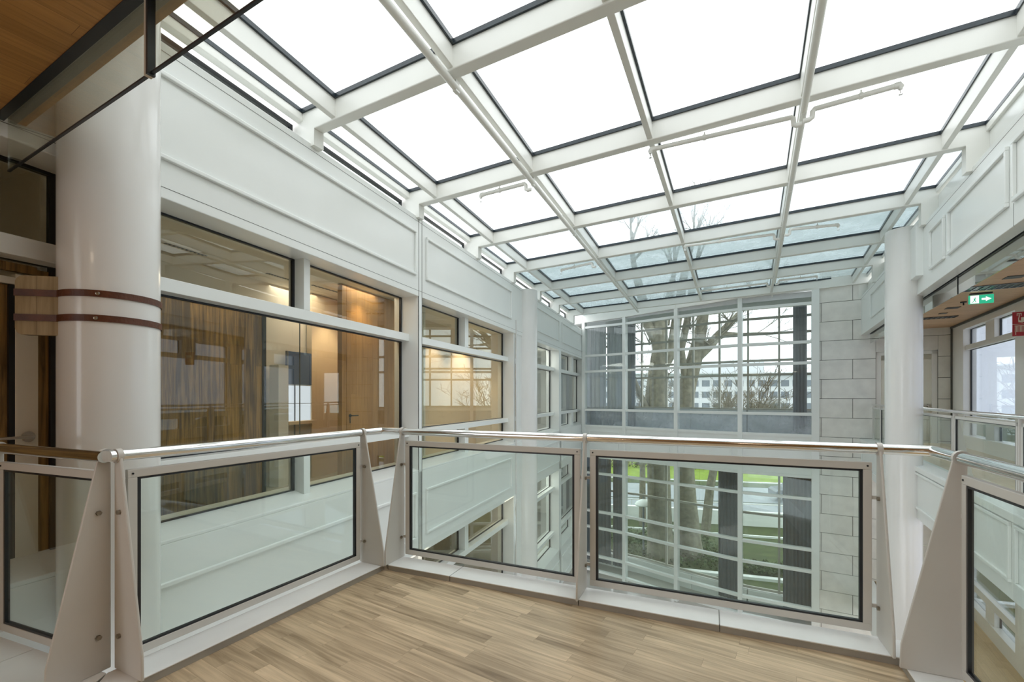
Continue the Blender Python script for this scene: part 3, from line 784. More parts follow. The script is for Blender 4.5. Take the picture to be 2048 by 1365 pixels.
# deck floor
def inn(p, n, w): return p + n * w
fl_i = [CC + ed * 1.6 + ein_n * .2, CC + ed * .0 + ein_n * .2 + lin_n * .1, J + fin_n * .1 + lin_n * .1, K + fin_n * .1 + gin_n * .1, K + gd * 8 + gin_n * .1, Vector((-4.5, -4.5)), Vector((-4.6, 1.2))]
b = B(); pts = [(p.x, p.y) for p in reversed(fl_i)]; b.poly(pts, -.28, 0); 
struct(b.build('floor', 'floor', None, math.atan2(-910, 1424)), 'oak strip floor of the balcony')
b = B(); ex = [CC + ed * 1.6 + ein_n * .02, CC + ein_n * .02 + lin_n * .02, J + fin_n * .02 + lin_n * .02, K + fin_n * .02 + gin_n * .02, K + gd * 8 + gin_n * .02]
q = [(p.x, p.y) for p in ex] + [(-.4, -5.4), (-4.55, -4.5), (-4.65, 1.2)]
b.poly(list(reversed(q)), -.62, -.285); struct(b.build('trim_2', 'white'), 'white underside slab of the balcony')

# ================================================================ OVERHEAD SLAB, SMOKE SCREEN (top left)
sd = Vector((1.829, -1)).normalized(); sp = Vector(((290 - CX) / FOC * 1.93, 1.93)); sn = Vector((-sd.y, sd.x)); sn = sn if sn.y > 0 else -sn
HC = EYE + 794 / FOC * 1.93
SF = Fr(sp.x, sp.y, sd.x, sd.y, 1); SF.n = sn                      # n points outwards (away from viewer)
lw_s = -((sp - FL.o).dot(FL.n)) / sd.dot(FL.n)                       # where the slab edge meets the left wall
b = B(); b.box(SF, lw_s + .02, 8, -7, -.045, HC, HC + .12); struct(b.build('ceiling', 'ceil', None, FRt.rot), 'wooden board ceiling above the balcony')
b = B(); b.box(SF, lw_s - .3, 8, -7, .095, HC + .13, 4.95); struct(b.build('ceiling.003', 'white'), 'slab above the balcony')
b = B(); b.box(SF, lw_s, 8, -.045, 0.0, HC - .004, HC + .12); tag(b.build('ceiling_strip', 'black', None, SF.rot), 'black metal strip along the edge of the wooden ceiling', 'trim strip')
b = B(); b.box(SF, lw_s - .25, 8, .012, .065, HC + .02, HC + .13); 
soff = struct(b.build('trim_3', 'greysoffit', None, SF.rot), 'grey soffit outside the smoke screen')
b = B(); b.box(SF, lw_s - .25, 8, .065, .10, HC + .02, HC + .128); struct(b.build('trim_4', 'tan', None, SF.rot), 'tan edge band outside the smoke screen')
gb = EYE + (HY - 152) / FOC * (sp.y)
js = SF.s_(301, .006)
for (a0, a1, lab) in ((lw_s + .06, js - .004, 'left glass smoke screen hanging below the wooden ceiling edge'), (js + .004, js + 2.2, 'right glass smoke screen hanging below the wooden ceiling edge')):
    t = thing('smoke_screen', SF.P((a0 + a1) / 2, .006, gb), lab, 'glass screen', 'glass smoke screens below the ceiling edge')
    b = B(); b.box(SF, a0, a1, .002, .010, gb, HC + .01); b.build('pane', 'sglass', t, SF.rot)
    b = B(); b.box(SF, a0, a1, .000, .012, gb - .004, gb + .004); b.build('edge_strip', 'black', t, SF.rot)
b = B(); b.box(SF, js - .018, js + .002, -.010, .016, gb - .01, HC, 0); b.box(SF, js + .002, js + .016, -.012, .018, gb - .01, HC, 1)
tag(b.build('screen_clamp', ['tan', 'black'], None, SF.rot), 'black and tan upright joint bar between the glass smoke screens', 'joint bar')

# ================================================================ FAR LEFT DOOR SCREEN
DO = sempty('door_2', FL.P(-1.2, REC, .1), 'cream framed glazed entrance door left of the large column')
gz = lambda u, v: FL.h(u, v, REC)
a_in = sU(112, REC)                       # right reveal
zt0, zt1 = gz(60, 330), gz(60, 489)
b = B()
b.box(FL, -3.2, a_in, REC - .03, REC + .01, zt0 - .03, zt0); b.box(FL, a_in - .04, a_in, REC - .03, REC + .01, zt1, zt0)
b.box(FL, -3.2, a_in, REC - .03, REC + .01, gz(60, 527), gz(60, 520)); b.box(FL, a_in - .035, a_in - .0, REC - .03, REC + .01, gz(100, 1138), gz(60, 520))
b.build('black_frame', 'black', DO)
b = B(); b.box(FL, -3.2, a_in, REC - .015, REC - .007, zt1, zt0); b.build('pane', 'gwarm', DO)
b = B(); b.box(FL, -3.2, a_in + .1, REC - .06, TRF, zt1 - .13, zt1); b.build('transom', 'white', DO, bevel=.004)
b = B(); b.box(FL, a_in, sU(222) - .12, -.44, REC + .02, .1, H_HEAD); b.build('door_jamb', 'cream', DO)
# dark oak lining, cream stile, dark leaf
dsl, dsr = sU(30, REC), sU(76, REC)
b = B(); b.box(FL, dsr, a_in - .035, REC - .05, REC - .01, gz(90, 1150), gz(100, 545)); b.box(FL, -3.2, dsr, REC - .05, REC - .01, gz(60, 548), gz(60, 532)); b.build('oak_lining', 'panel', DO, FL.rot)
b = B(); b.box(FL, dsl, dsr, REC - .05, REC + .005, gz(50, 1240), gz(52, 552)); b.box(FL, -3.2, dsl, REC - .05, REC + .005, gz(10, 566), gz(10, 552)); b.build('door_stile', 'ivory', DO, bevel=.003)
b = B(); b.box(FL, dsl - .03, dsl, REC - .03, REC + .0, -.1, gz(10, 568)); b.build('door_gasket', 'black', DO)
b = B(); b.box(FL, -3.2, dsl - .03, REC - .06, REC - .02, -.1, gz(10, 568)); b.build('door_leaf', 'panel', DO, FL.rot)
hu = sU(55, REC); hz = gz(55, 874)
b = B(); c = FL.P(hu, REC + .005, hz); nn = Vector((FL.n.x, FL.n.y, 0)); b.tube([c, c + nn * .008], .036, 28)
b.tube([c + nn * .008, c + nn * .055], .010, 12); dd = Vector((FL.d.x, FL.d.y, 0))
b.tube([c + nn * .05 + dd * .012, c + nn * .055 - dd * .17], .0105, 12); b.build('door_handle', 'chrome', DO, 0, True)

# ================================================================ ROOMS BEHIND THE LEFT WALL
RC = H_HEAD + .06
def room(name, a0, a1, depth, m_back, m_side, fz_, cz_, fl='tile', ce='ivory', back=True):
    s = sempty(name, FL.P((a0 + a1) / 2, -depth, fz_))
    if back:
        b = B(); b.box(FL, a0, a1, -depth - .1, -depth, fz_, cz_); b.build('back_wall', m_back, s, FL.rot)
    else:
        b = B(); b.box(FL, a0, a1, -depth - .1, -depth, fz_, fz_ + .8)
        for k_ in range(8):
            q_ = a0 + (a1 - a0) * k_ / 7; b.box(FL, q_ - .3, q_ + .3, -depth - .1, -depth, fz_ + .8, cz_)
        b.build('back_wall', m_back, s, FL.rot); b = B(); b.box(FL, a0, a1, -depth - .06, -depth - .05, fz_ + .8, cz_); b.build('pane', 'wglass', s, FL.rot)
    b = B(); b.box(FL, a0 - .05, a0, -depth, -.45, fz_, cz_); b.box(FL, a1, a1 + .05, -depth, -.45, fz_, cz_); b.build('side_wall', m_side, s, FL.rot)
    b = B(); b.box(FL, a0, a1, -depth, -.45, fz_ - .1, fz_); b.build('room_floor', fl, s, FL.rot)
    b = B(); b.box(FL, a0, a1, -depth - .1, -.45, cz_, cz_ + .1); b.build('room_ceiling', ce, s, FL.rot)
    return s
room('wall_lobby', -2.6, sU(222) - .19, 1.6, 'ivory', 'ivory', .12, RC)
room('wall_office', sU(222), 4.6, 1.72, 'ivory', 'ivory', .12, RC)
room('wall_meeting', 4.72, sU(1040), 1.25, 'warm', 'ivory', .12, RC)
room('wall_lounge', sU(1050), sU(1175), 3.0, 'ivory', 'ivory', .12, RC, back=False)
for dz in (-DZ,):
    room('wall_office_lower', sU(222), 4.6, 1.7, 'bronze', 'panel', .12 + dz, RC + dz)
    room('wall_meeting_lower', 4.72, sU(1040), 1.6, 'bronze', 'tan', .12 + dz, RC + dz)
    room('wall_lounge_lower', sU(1050), sU(1175), 3.0, 'ivory', 'ivory', .12 + dz, RC + dz, back=False)
# dark oak cupboard wall just behind the first window
W1 = -.75
b = B(); b.box(FL, sU(222), sU(524, W1), W1 - .12, W1, .12, H_T1 - .05)
o = struct(b.build('wall_oak', 'panel', None, FL.rot), 'dark oak boarded wall behind the first left window')
b = B(); b.box(FL, sU(524, W1), sU(530, W1), W1 - .1, W1 + .02, .12, H_T1 - .05); tag(b.build('partition_post', 'black', None, FL.rot), 'dark upright edge post at the end of the oak boarded wall', 'post')
# glass partition joint, oak door
b = B(); b.box(FL, sU(599.5, W1), sU(600.7, W1), W1 - .01, W1, .12, RC - .01); tag(b.build('partition_joint', 'joint', None, FL.rot), 'thin upright joint of the glass partition in the first room', 'joint')
DW = -.72
dd_ = sempty('door_3', FL.P(sU(740, DW), DW, .12), 'honey oak door behind the right part of the first window')
b = B(); b.box(FL, sU(684, DW), sU(692.5, DW), DW - .08, DW, .12, RC - .01); b.build('door_frame', 'door', dd_, FL.rot)
b = B(); b.box(FL, sU(694, DW), sU(806, DW) + .3, DW - .06, DW - .005, .12, RC - .01); b.build('door_leaf', 'door', dd_, FL.rot)
b = B(); c = FL.P(sU(700, DW), DW, FL.h(700, 832, DW)); nn = Vector((FL.n.x, FL.n.y, 0))
b.tube([c, c + nn * .01], .026, 20); b.tube([c, c + nn * .05], .008, 10); b.tube([c + nn * .05, c + nn * .05 + dd * .12], .009, 10)
b.tube([c - Vector((0, 0, .03)), c - Vector((0, 0, .11)) + nn * .004], .007, 8); b.build('door_handle', 'black', dd_, 0, True)
# back-room window with blue blind, warm wall wing, white pillar
WB = -1.6
ww = sempty('window_21', FL.P(sU(598, WB), WB, .2), 'narrow window with a blue blind seen through the first room')
hB = lambda v: FL.h(598, v, WB)
b = B(); b.box(FL, sU(573, WB), sU(623, WB), WB - .02, WB, hB(770), hB(705)); b.build('blind', 'blue', ww)
b = B(); b.box(FL, sU(573, WB), sU(623, WB), WB - .03, WB - .02, hB(842), hB(772)); b.build('pane', emis('daylight_glow_pane', (.75, .85, 1), .75), ww)  # daylight put in as the pane's own glow
b = B(); b.box(FL, sU(573, WB), sU(575, WB), WB - .02, WB + .02, hB(900), hB(705)); b.box(FL, sU(590, WB), sU(591, WB), WB - .02, WB, hB(900), hB(770)); b.box(FL, sU(573, WB), sU(623, WB), WB - .02, WB, hB(808), hB(807)); b.build('window_frame', 'fard', ww)
b = B(); b.box(FL, sU(566, WB), sU(624, WB), WB - .02, WB + .12, hB(848), hB(842)); b.build('window_sill', 'warm', ww)
b = B(); b.box(FL, sU(573, WB), sU(623, WB), WB - .04, WB - .02, .12, hB(848)); b.build('lower_pane', 'greysoffit', ww)
b = B(); b.box(FL, sU(623.5, WB), 4.6, WB - .1, WB + .0, .12, RC - .01); b.build('side_panel', 'warm', ww, FL.rot)
b = B(); b.box(FL, sU(541, WB), sU(561, WB), WB - .02, WB + .15, .12, hB(735)); b.build('pillar', 'white', ww)
# lamps inside the rooms
def spot(a, n, z, tgt, w, size=70, col=(1, .78, .5)):
    l = bpy.data.lights.new('room_spot', 'SPOT'); l.energy = w; l.spot_size = math.radians(size); l.spot_blend = .7; l.color = col; l.shadow_soft_size = .08
    o = bpy.data.objects.new('room_spot', l); COL.objects.link(o); p = FL.P(a, n, z); o.location = p
    o.rotation_euler = (Vector(tgt) - p).to_track_quat('-Z', 'Y').to_euler(); return o
spot(sU(650, WB), WB + .42, RC - .05, FL.P(sU(655, WB), WB, 1.0), 40)
spot(sU(740, -.45), -.47, RC - .03, FL.P(sU(745, DW), DW, .8), 26, 90)
spot(sU(925, -1.2), -.65, RC - .05, FL.P(sU(925, -1.2), -1.2, 1.2), 75, 90)
spot(sU(870, -1.2), -.65, RC - .05, FL.P(sU(870, -1.2), -1.2, 1.2), 45, 80)
spot(.9, -.48, RC - .03, FL.P(.9, W1, .6), 34, 100, (1, .86, .66))  # spot added only to brighten the dark oak wall
def area(p, sx, sy, e, col=(1, 1, 1), rot=(0, 0, 0)):
    l = bpy.data.lights.new('ceiling_light', 'AREA'); l.shape = 'RECTANGLE'; l.size = sx; l.size_y = sy; l.energy = e; l.color = col
    o = bpy.data.objects.new('ceiling_light', l); COL.objects.link(o); o.location = p; o.rotation_euler = rot; return o
area(FL.P(3.1, -1.15, RC - .03), 2.2, .7, 16, (1, .93, .80))
area(FL.P(sU(1110), -1.6, RC - .03), 2.5, 1.5, 60, (1, .97, .9))
area(FL.P(sU(1110), -1.6, RC - DZ - .03), 2.5, 1.5, 50, (1, .97, .9))
area(FL.P(sU(930, -1.0), -1.0, RC - DZ - .03), 2.5, .6, 10, (1, .85, .65))
area(FL.P(sU(700, -1.0), -1.0, RC - DZ - .03), 2.5, .6, 8, (1, .85, .65))

def onz(u, v, z):
    y = (z - EYE) * FOC / (HY - v); return Vector(((u - CX) / FOC * y, y, z))
for (u0, v0, u1, v1, lab) in ((330, 487, 412, 513, 'slotted grille strip on the room ceiling nearest the large column'), (533, 547, 586, 563, 'slotted grille strip on the room ceiling left of the window post'),
        (624, 571, 692, 590, 'slotted grille strip on the room ceiling right of the window post'), (852, 644, 911, 662, 'thin dark grille strip on the ceiling of the second room')):
    a_, c_ = onz(u0, v0, RC - .006), onz(u1, v1, RC - .006); t = thing('ceiling_grille', (a_ + c_) / 2, lab, 'air grille', 'grille strips on the room ceilings')
    b = B(); b.bar(a_, c_, .04, .004); b.build('grille_body', 'joint', t)
    d_ = (c_ - a_); m_ = 10
    for i_ in range(m_):
        p_ = a_ + d_ * ((i_ + .3) / m_); b = B(); b.bar(p_ - Vector((0, 0, .004)), p_ + d_ * (.35 / m_) - Vector((0, 0, .004)), .025, .003); b.build('slot', 'signcream', t)
# ================================================================ RIGHT SIDE
hR = FRt.h; sR = FRt.s_
RS0, RS1 = -8.0, (isect(FRt.o, FRt.d, FS.o, FS.d) - FRt.o).length
R_SEAM = hR(1853.4, 443.7); R_FB = hR(1863.4, 569.8); R_MT = hR(1898, 421.4); R_MB = hR(1860, 542.5)
R_CEIL = 3.29
wr = sempty('wall_right', FRt.P(2, 0, R_FB), 'white panelled fascia above the right walkway')
ztop = 4.75
b = B(); b.box(FRt, RS0, RS1, -.16, 0, R_FB, R_SEAM + .02); b.build('fascia_band', 'white', wr, FRt.rot, bevel=.005)
b = B(); b.box(FRt, RS0, RS1, -.45, -.16, R_FB + .04, ztop); b.build('fascia_core', 'white', wr, FRt.rot)
b = B(); b.box(FRt, RS0, RS1, -.01, .0015, R_SEAM - .05, R_SEAM - .046)
for u in (2027.5,): b.box(FRt, sR(u), sR(u) + .006, -.01, .0015, R_FB, R_MB)
b.build('panel_seam', 'joint', wr)
for (a0, a1) in ((sR(2030), -5.0), (sR(1898.5), sR(2019)), (sR(1862), sR(1891)), (sR(1743), sR(1780))):
    b = B(); bead(b, FRt, min(a0, a1), max(a0, a1), R_MB, R_MT, .045, .035); b.build('panel_moulding', 'white', wr, FRt.rot, bevel=.006)
cs = (Vector((CR.x, CR.y)) - FRt.o).dot(FRt.d)
b = B(); b.box(FRt, cs - .62, cs - .22, -.02, .10, hR(1850, 548), R_SEAM + .05); b.build('pilaster', 'white', wr, FRt.rot, bevel=.005)
# smoke screen below the right fascia
GN = -.20; GBH = EYE + (HY - 589.3) / FOC * FRt.y(1915.8, GN)
jn = FRt.s_(1916, GN)
for (a0, a1, lab) in ((jn + .004, RS1 - .1, 'tinted smoke screen pane below the right fascia, beyond its joint'), (RS0, jn - .004, 'tinted smoke screen pane below the right fascia, near side of its joint')):
    t = thing('smoke_screen', FRt.P((a0 + a1) / 2, GN, GBH), lab, 'glass screen', 'glass smoke screens below the right fascia')
    b = B(); b.box(FRt, a0, a1, GN - .005, GN + .005, GBH, R_FB + .03); b.build('pane', 'sglass_r', t)
    b = B(); b.box(FRt, a0, a1, GN - .008, GN + .012, R_FB + .0, R_FB + .035); b.build('clamp_rail', 'black', t)
b = B(); b.box(FRt, jn - .018, jn - .002, GN - .01, GN + .012, GBH, R_FB, 0); b.box(FRt, jn + .002, jn + .016, GN - .01, GN + .012, GBH, R_FB, 1)
tag(b.build('screen_clamp', ['black', 'ivory']), 'black and pale upright joint bar in the right smoke screen', 'joint bar')
# corridor: ceiling, window wall, floor
stp = FS.P(FS.s_(1904), 0, 0); w2 = Vector((8.80 / 7.82 * 0 + (2048 - CX) / FOC * 8.60, 8.60))
wd = (Vector((stp.x, stp.y)) - w2).normalized(); FW = Fr(w2.x, w2.y, wd.x, wd.y, 1); FW.n = FW.n if FW.n.x < 0 else -FW.n
WS1 = (Vector((stp.x, stp.y)) - w2).length
CZ = EYE + (HY - 654.5) / FOC * stp.y
c0, c1 = FRt.P(RS0, -.22, 0), FRt.P(RS1, -.22, 0); e0, e1 = FW.P(-15.5, 0, 0), FW.P(WS1, 0, 0)
b = B(); b.poly([(c0.x, c0.y), (e0.x, e0.y), (e1.x, e1.y), (c1.x, c1.y)], CZ, CZ + .1); struct(b.build('ceiling.004', 'ceil_r', None, FS.rot), 'wooden board ceiling of the right walkway')
LED = -.25
HRr = EYE - 30.6 / FOC * FRt.y(1920, LED); HG0 = EYE - 166 / FOC * FRt.y(1920, LED)
L_T, L_B = hR(1920.8, 974.5), hR(1920.8, 988); P_B = hR(1920, 1084.5); F_B = hR(1923.6, 1114.5)
WF = L_T - .05
c0, c1 = FRt.P(RS0, -.3, 0), FRt.P(RS1, -.3, 0)
b = B(); b.poly([(c0.x, c0.y), (e0.x, e0.y), (e1.x, e1.y), (c1.x, c1.y)], WF - .3, WF); struct(b.build('floor.002', 'floor_low', None, FRt.rot), 'floor of the right walkway')
lf = sempty('wall_right_lower', FRt.P(2, 0, F_B), 'white panelled spandrel below the right walkway')
b = B(); b.box(FRt, RS0, RS1, -.32, 0, F_B, L_T); b.box(FRt, RS0, RS1, 0, .03, L_B, L_T); b.build('spandrel_band', 'white', lf, FRt.rot, bevel=.005)
sp2 = sR(2029)
for (a0, a1) in ((sp2 + .06, RS1 - .2), (-5, sp2 - .06)):
    b = B(); bead(b, FRt, a0, a1, P_B, L_B - .02, .04, .03); b.build('panel_moulding', 'white', lf, FRt.rot, bevel=.006)
# walkway railing
posts_u = [2042, 1909, 1762]
PP = [FRt.P(FRt.s_(u, LED), LED, 0) for u in posts_u]; PP = [Vector((p.x, p.y)) for p in PP]
PP = [PP[0] + (PP[0] - PP[1])] + PP
Rn = -FRt.n
for i, p in enumerate(PP):
    t = thing('railing_post', (p.x, p.y, WF), 'white post of the right walkway railing, %s counted from the stone wall' % ORD[len(PP) - 1 - i], 'post', 'posts of the right walkway railing')
    b = B(); d = FRt.d; th = .02; a = [p - Rn * .02, p + Rn * .22, p + Rn * .03, p - Rn * .02]; zz = [WF, WF, HRr, HRr]
    b.plate([Vector((q.x - d.x * th / 2, q.y - d.y * th / 2, z)) for q, z in zip(a, zz)], Vector((d.x * th, d.y * th, 0))); b.build('post_blade', 'steel', t)
for i in range(len(PP) - 1):
    d = (PP[i + 1] - PP[i]).normalized(); L = (PP[i + 1] - PP[i]).length; F = Fr(PP[i].x, PP[i].y, d.x, d.y, 1)
    t = thing('glass_railing', F.P(L / 2, 0, HG0), 'glass panel of the right walkway railing, %s counted from the stone wall' % ORD[len(PP) - 2 - i], 'railing', 'glass panels of the right walkway railing')
    z0, z1 = HG0 - .04, HRr - .07
    b = B(); b.box(F, .05, L - .05, -.015, .015, z1 - .04, z1); b.box(F, .05, L - .05, -.015, .015, z0, z0 + .04); b.box(F, .05, .09, -.015, .015, z0, z1); b.box(F, L - .09, L - .05, -.015, .015, z0, z1); b.build('panel_frame', 'steel', t)
    b = B(); b.box(F, .09, .11, -.012, .012, z0 + .04, z1 - .04); b.box(F, L - .11, L - .09, -.012, .012, z0 + .04, z1 - .04); b.box(F, .09, L - .09, -.012, .012, z1 - .05, z1 - .04); b.box(F, .09, L - .09, -.012, .012, z0 + .04, z0 + .05); b.build('gasket', 'black', t)
    b = B(); b.box(F, .1, L - .1, -.004, .004, z0 + .04, z1 - .04); b.build('pane', 'bglass', t)
b = B(); b.tube([(PP[0].x, PP[0].y, HRr), (PP[-1].x, PP[-1].y, HRr)], .028, 20)
endp = PP[-1] + Rn * 0; q = FS.P(FS.s_(1745), .05, 0)
tag(b.build('handrail', 'chrome', None, 0, True), 'polished steel handrail of the right walkway railing', 'handrail')
b = B(); b.tube([(PP[-1].x, PP[-1].y, HRr), (q.x, q.y, HRr)], .028, 16); tag(b.build('handrail', 'chrome', None, 0, True), 'short steel handrail between the right column and the stone wall', 'handrail')
d = (Vector((q.x, q.y)) - PP[-1]); L = d.length; F = Fr(PP[-1].x, PP[-1].y, d.x, d.y, 1)
t = thing('glass_railing', F.P(L / 2, 0, HG0), 'narrow glass railing panel between the right column and the stone wall', 'railing', 'glass panels of the right walkway railing')
b = B(); z0, z1 = HG0 - .04, HRr - .07
for aa in (.04, L * .8, L - .06): b.box(F, aa, aa + .035, -.015, .015, z0, z1)
b.box(F, .04, L - .03, -.015, .015, z1 - .04, z1); b.box(F, .04, L - .03, -.015, .015, z0, z0 + .04); b.build('panel_frame', 'steel', t)
b = B(); b.box(F, .06, L - .05, -.004, .004, z0, z1); b.build('pane', 'bglass', t)
# corridor window wall
wall = sempty('wall_windows', FW.P(2, 0, WF), 'cream window wall of the right walkway')
hW = FW.h; sW = FW.s_
zA, zB = hW(1925.5, 660), hW(1925.5, 701)
zT = zA; zTr = hW(1960, 692)
pan_t, pan_b = zB, hW(1925, 832)
lowp_t, lowp_b = hW(1925, 845), hW(1924.7, 870.2)
def wwin(a0, a1, mulr, z_off, idx, has_up=True):
    w = sempty('window_%d' % idx, FW.P((a0 + a1) / 2, 0, z_off))
    m0, m1 = mulr
    zt = zA + z_off; b = B()
    b.box(FW, a0, a1, -.18, -.05, zB + z_off, zB + z_off + .12)
    b.box(FW, a0, a1, -.18, -.05, lowp_t + z_off, pan_b + z_off); b.box(FW, m0, m1, -.18, -.05, zB + z_off + .12, zt); b.box(FW, m0, m1, -.18, -.05, lowp_b + z_off, lowp_t + z_off)
    b.build('window_frame', 'cream', w, FW.rot, bevel=.004)
    g = B(); 
    for (c0, c1, z0, z1) in ((a0, m0, zB + z_off + .12, zt), (m1, a1, zB + z_off + .12, zt), (a0, a1, pan_b + z_off, zB + z_off), (a0, m0, lowp_b + z_off, lowp_t + z_off), (m1, a1, lowp_b + z_off, lowp_t + z_off)):
        p = B(); p.box(FW, c0, c1, -.16, -.15, z0, z1); p.build('pane', 'wglass', w)
        g.box(FW, c1 - .02, c1, -.165, -.135, z0, z1); g.box(FW, c0, c1, -.165, -.135, z1 - .012, z1)
    g.build('gasket', 'black', w)
a_lo, a_hi = sW(2030), sW(1926)
mm_ = (sW(1982), sW(1965))
n_w = 70
piers = []
per = (a_hi - a_lo) + .55
wins = [(a_lo, a_hi), (a_lo - per, a_hi - per), (a_lo - 2 * per, a_hi - 2 * per)]
for k, z_off in enumerate((0, -(DZ))):
    for i, (a0, a1) in enumerate(wins):
        wwin(a0, a1, (a0 + (mm_[0] - a_lo), a0 + (mm_[1] - a_lo)), z_off, n_w); n_w += 1
    b = B()
    edges = [WS1] + [e for (a0, a1) in wins for e in (a1, a0)] + [-15.5]
    for i in range(0, len(edges), 2):
        b.box(FW, edges[i + 1], edges[i], -.25, 0, WF + z_off - .1, CZ + z_off)
    for (a0, a1) in wins:
        b.box(FW, a0, a1, -.25, 0, zA + z_off, CZ + z_off); b.box(FW, a0, a1, -.25, 0, WF + z_off - .1, lowp_b + z_off)
    b.build('wall_body', 'cream', wall, FW.rot, bevel=.004)
b = B(); b.box(FW, WS1 - .06, WS1 + .02, -.02, .03, WF, CZ); b.box(FW, -15, WS1, 0, .04, CZ - .05, CZ - .001); b.build('shadow_gap', 'joint', wall)
# lower walkway floor
b = B(); b.poly([(c0.x, c0.y), (e0.x, e0.y), (e1.x, e1.y), (c1.x, c1.y)], WF - DZ - .3, WF - DZ); lo_f = struct(b.build('floor.003', 'floor_low', None, FRt.rot), 'honey coloured floor of the lower right walkway')
b = B(); b.box(FRt, RS0, RS1, -.32, 0, F_B - DZ, WF - DZ); b.build('spandrel_band', 'white', lf, FRt.rot)

# exit sign, hose sign, vents, spots in the corridor ceiling
def onceil(u, v, z=None):
    z = CZ if z is None else z; y = (z - EYE) * FOC / (HY - v); return Vector(((u - CX) / FOC * y, y, z))
es = onceil(1955, 592, CZ - .09); yS = es.y * .97
def at_depth(u, v, y): return Vector(((u - CX) / FOC * y, y, EYE + (HY - v) / FOC * y))
yx = 8.35
A0 = at_depth(1937.5, 609, yx + .0); W_ = .37
xd = Vector((FS.d.x, FS.d.y, 0)); zd = Vector((0, 0, 1)); nd = Vector((FS.n.x, FS.n.y, 0))
Wd = (1978 - 1937.5) / FOC * yx / (xd.x + 0.0) / (1 + .0); Wd = .33; Hd = .155
t = thing('exit_sign', A0, 'green and white emergency exit sign hanging from the right walkway ceiling', 'exit sign')
b = B(); b.hexa([A0, A0 + xd * Wd, A0 + xd * Wd - nd * .025, A0 - nd * .025, A0 + zd * Hd, A0 + xd * Wd + zd * Hd, A0 + xd * Wd - nd * .025 + zd * Hd, A0 - nd * .025 + zd * Hd]); b.build('sign_plate', 'green', t)
def decal(parent, name, polys, mm, o, lift=.002):
    b = B()
    for poly in polys: b.plate([o + xd * a * 1.0 + zd * c + nd * lift for a, c in poly], nd * .001)
    return b.build(name, mm, parent)
exg = emis('exit_white_lit', (.9, 1, .93), 1.0)
decal(t, 'white_field', [[(.02, .006), (.135, .006), (.135, Hd - .006), (.02, Hd - .006)]], exg, A0)
decal(t, 'running_person', [[(.078, .105), (.09, .105), (.09, .118), (.078, .118)], [(.06, .095), (.095, .1), (.092, .088), (.066, .084)], [(.07, .095), (.09, .095), (.084, .06), (.068, .064)], [(.07, .066), (.08, .062), (.062, .03), (.052, .036)], [(.08, .066), (.088, .058), (.1, .032), (.092, .026), (.078, .056)], [(.052, .036), (.058, .028), (.04, .022), (.038, .03)]], 'green', A0, .0035)
decal(t, 'arrow', [[(.17, .06), (.24, .06), (.24, .095), (.17, .095)], [(.225, .035), (.30, .077), (.225, .12)]], exg, A0)
b = B(); q = A0 + zd * (Hd + .015) + xd * .02; b.hexa([q + nd * .02, q + xd * (Wd - .04) + nd * .02, q + xd * (Wd - .04) - nd * .05, q - nd * .05, q + nd * .02 + zd * .03, q + xd * (Wd - .04) + nd * .02 + zd * .03, q + xd * (Wd - .04) - nd * .05 + zd * .03, q - nd * .05 + zd * .03]); b.build('mount', 'black', t)
b = B(); b.tube([A0 + xd * (Wd / 2) + zd * (Hd + .04) - nd * .015, Vector((A0.x + xd.x * Wd / 2 - nd.x * .015, A0.y + xd.y * Wd / 2 - nd.y * .015, CZ))], .012, 10); b.build('hanger', 'black', t)
# fire hose sign on right edge
yh = 6.9
H0 = at_depth(2025, 673, yh)
t = thing('fire_sign', H0, 'red fire alarm and hose reel sign at the right picture edge', 'sign')
b = B(); Ws, Hs = .30, (673 - 625) / FOC * yh
b.hexa([H0, H0 + xd * Ws, H0 + xd * Ws - nd * .01, H0 - nd * .01, H0 + zd * Hs, H0 + xd * Ws + zd * Hs, H0 + xd * Ws - nd * .01 + zd * Hs, H0 - nd * .01 + zd * Hs]); b.build('sign_plate', 'red', t)
hm = Hs * .49
decal(t, 'divider', [[(.0, hm - .003), (Ws, hm - .003), (Ws, hm + .003), (0, hm + .003)]], 'signcream', H0)
pic = [[(.025 + i * .014, .06), (.031 + i * .014, .06), (.031 + i * .014, hm - .02), (.025 + i * .014, hm - .02)] for i in range(9)]
pic += [[(.02, hm - .028), (.155, hm - .028), (.155, hm - .02), (.02, hm - .02)], [(.155, .10), (.24, .10), (.24, .108), (.155, .108)], [(.03, .02), (.037, .02), (.037, .06), (.03, .06)]]
decal(t, 'hose_symbol', pic, 'signcream', H0)
hnd = [[(.065, hm + .10), (.075, hm + .10), (.075, hm + .15), (.065, hm + .15)], [(.10, hm + .03), (.26, hm + .03), (.26, hm + .10), (.09, hm + .10), (.09, hm + .05)], [(.06, hm + .03), (.11, hm + .02), (.10, hm + .045), (.07, hm + .06)], [(.06, hm + .04), (.07, hm + .04), (.07, hm + .10), (.06, hm + .10)], [(.045, hm + .155), (.095, hm + .155), (.095, hm + .163), (.045, hm + .163)], [(.045, hm + .125), (.052, hm + .125), (.052, hm + .155), (.045, hm + .155)], [(.088, hm + .125), (.095, hm + .125), (.095, hm + .155), (.088, hm + .155)]]
decal(t, 'hand_symbol', hnd, 'signcream', H0)
b = B(); q = H0 + xd * .2 + zd * Hs; b.tube([q, Vector((q.x, q.y, CZ))], .01, 8); b.build('hanger', 'steel', t)
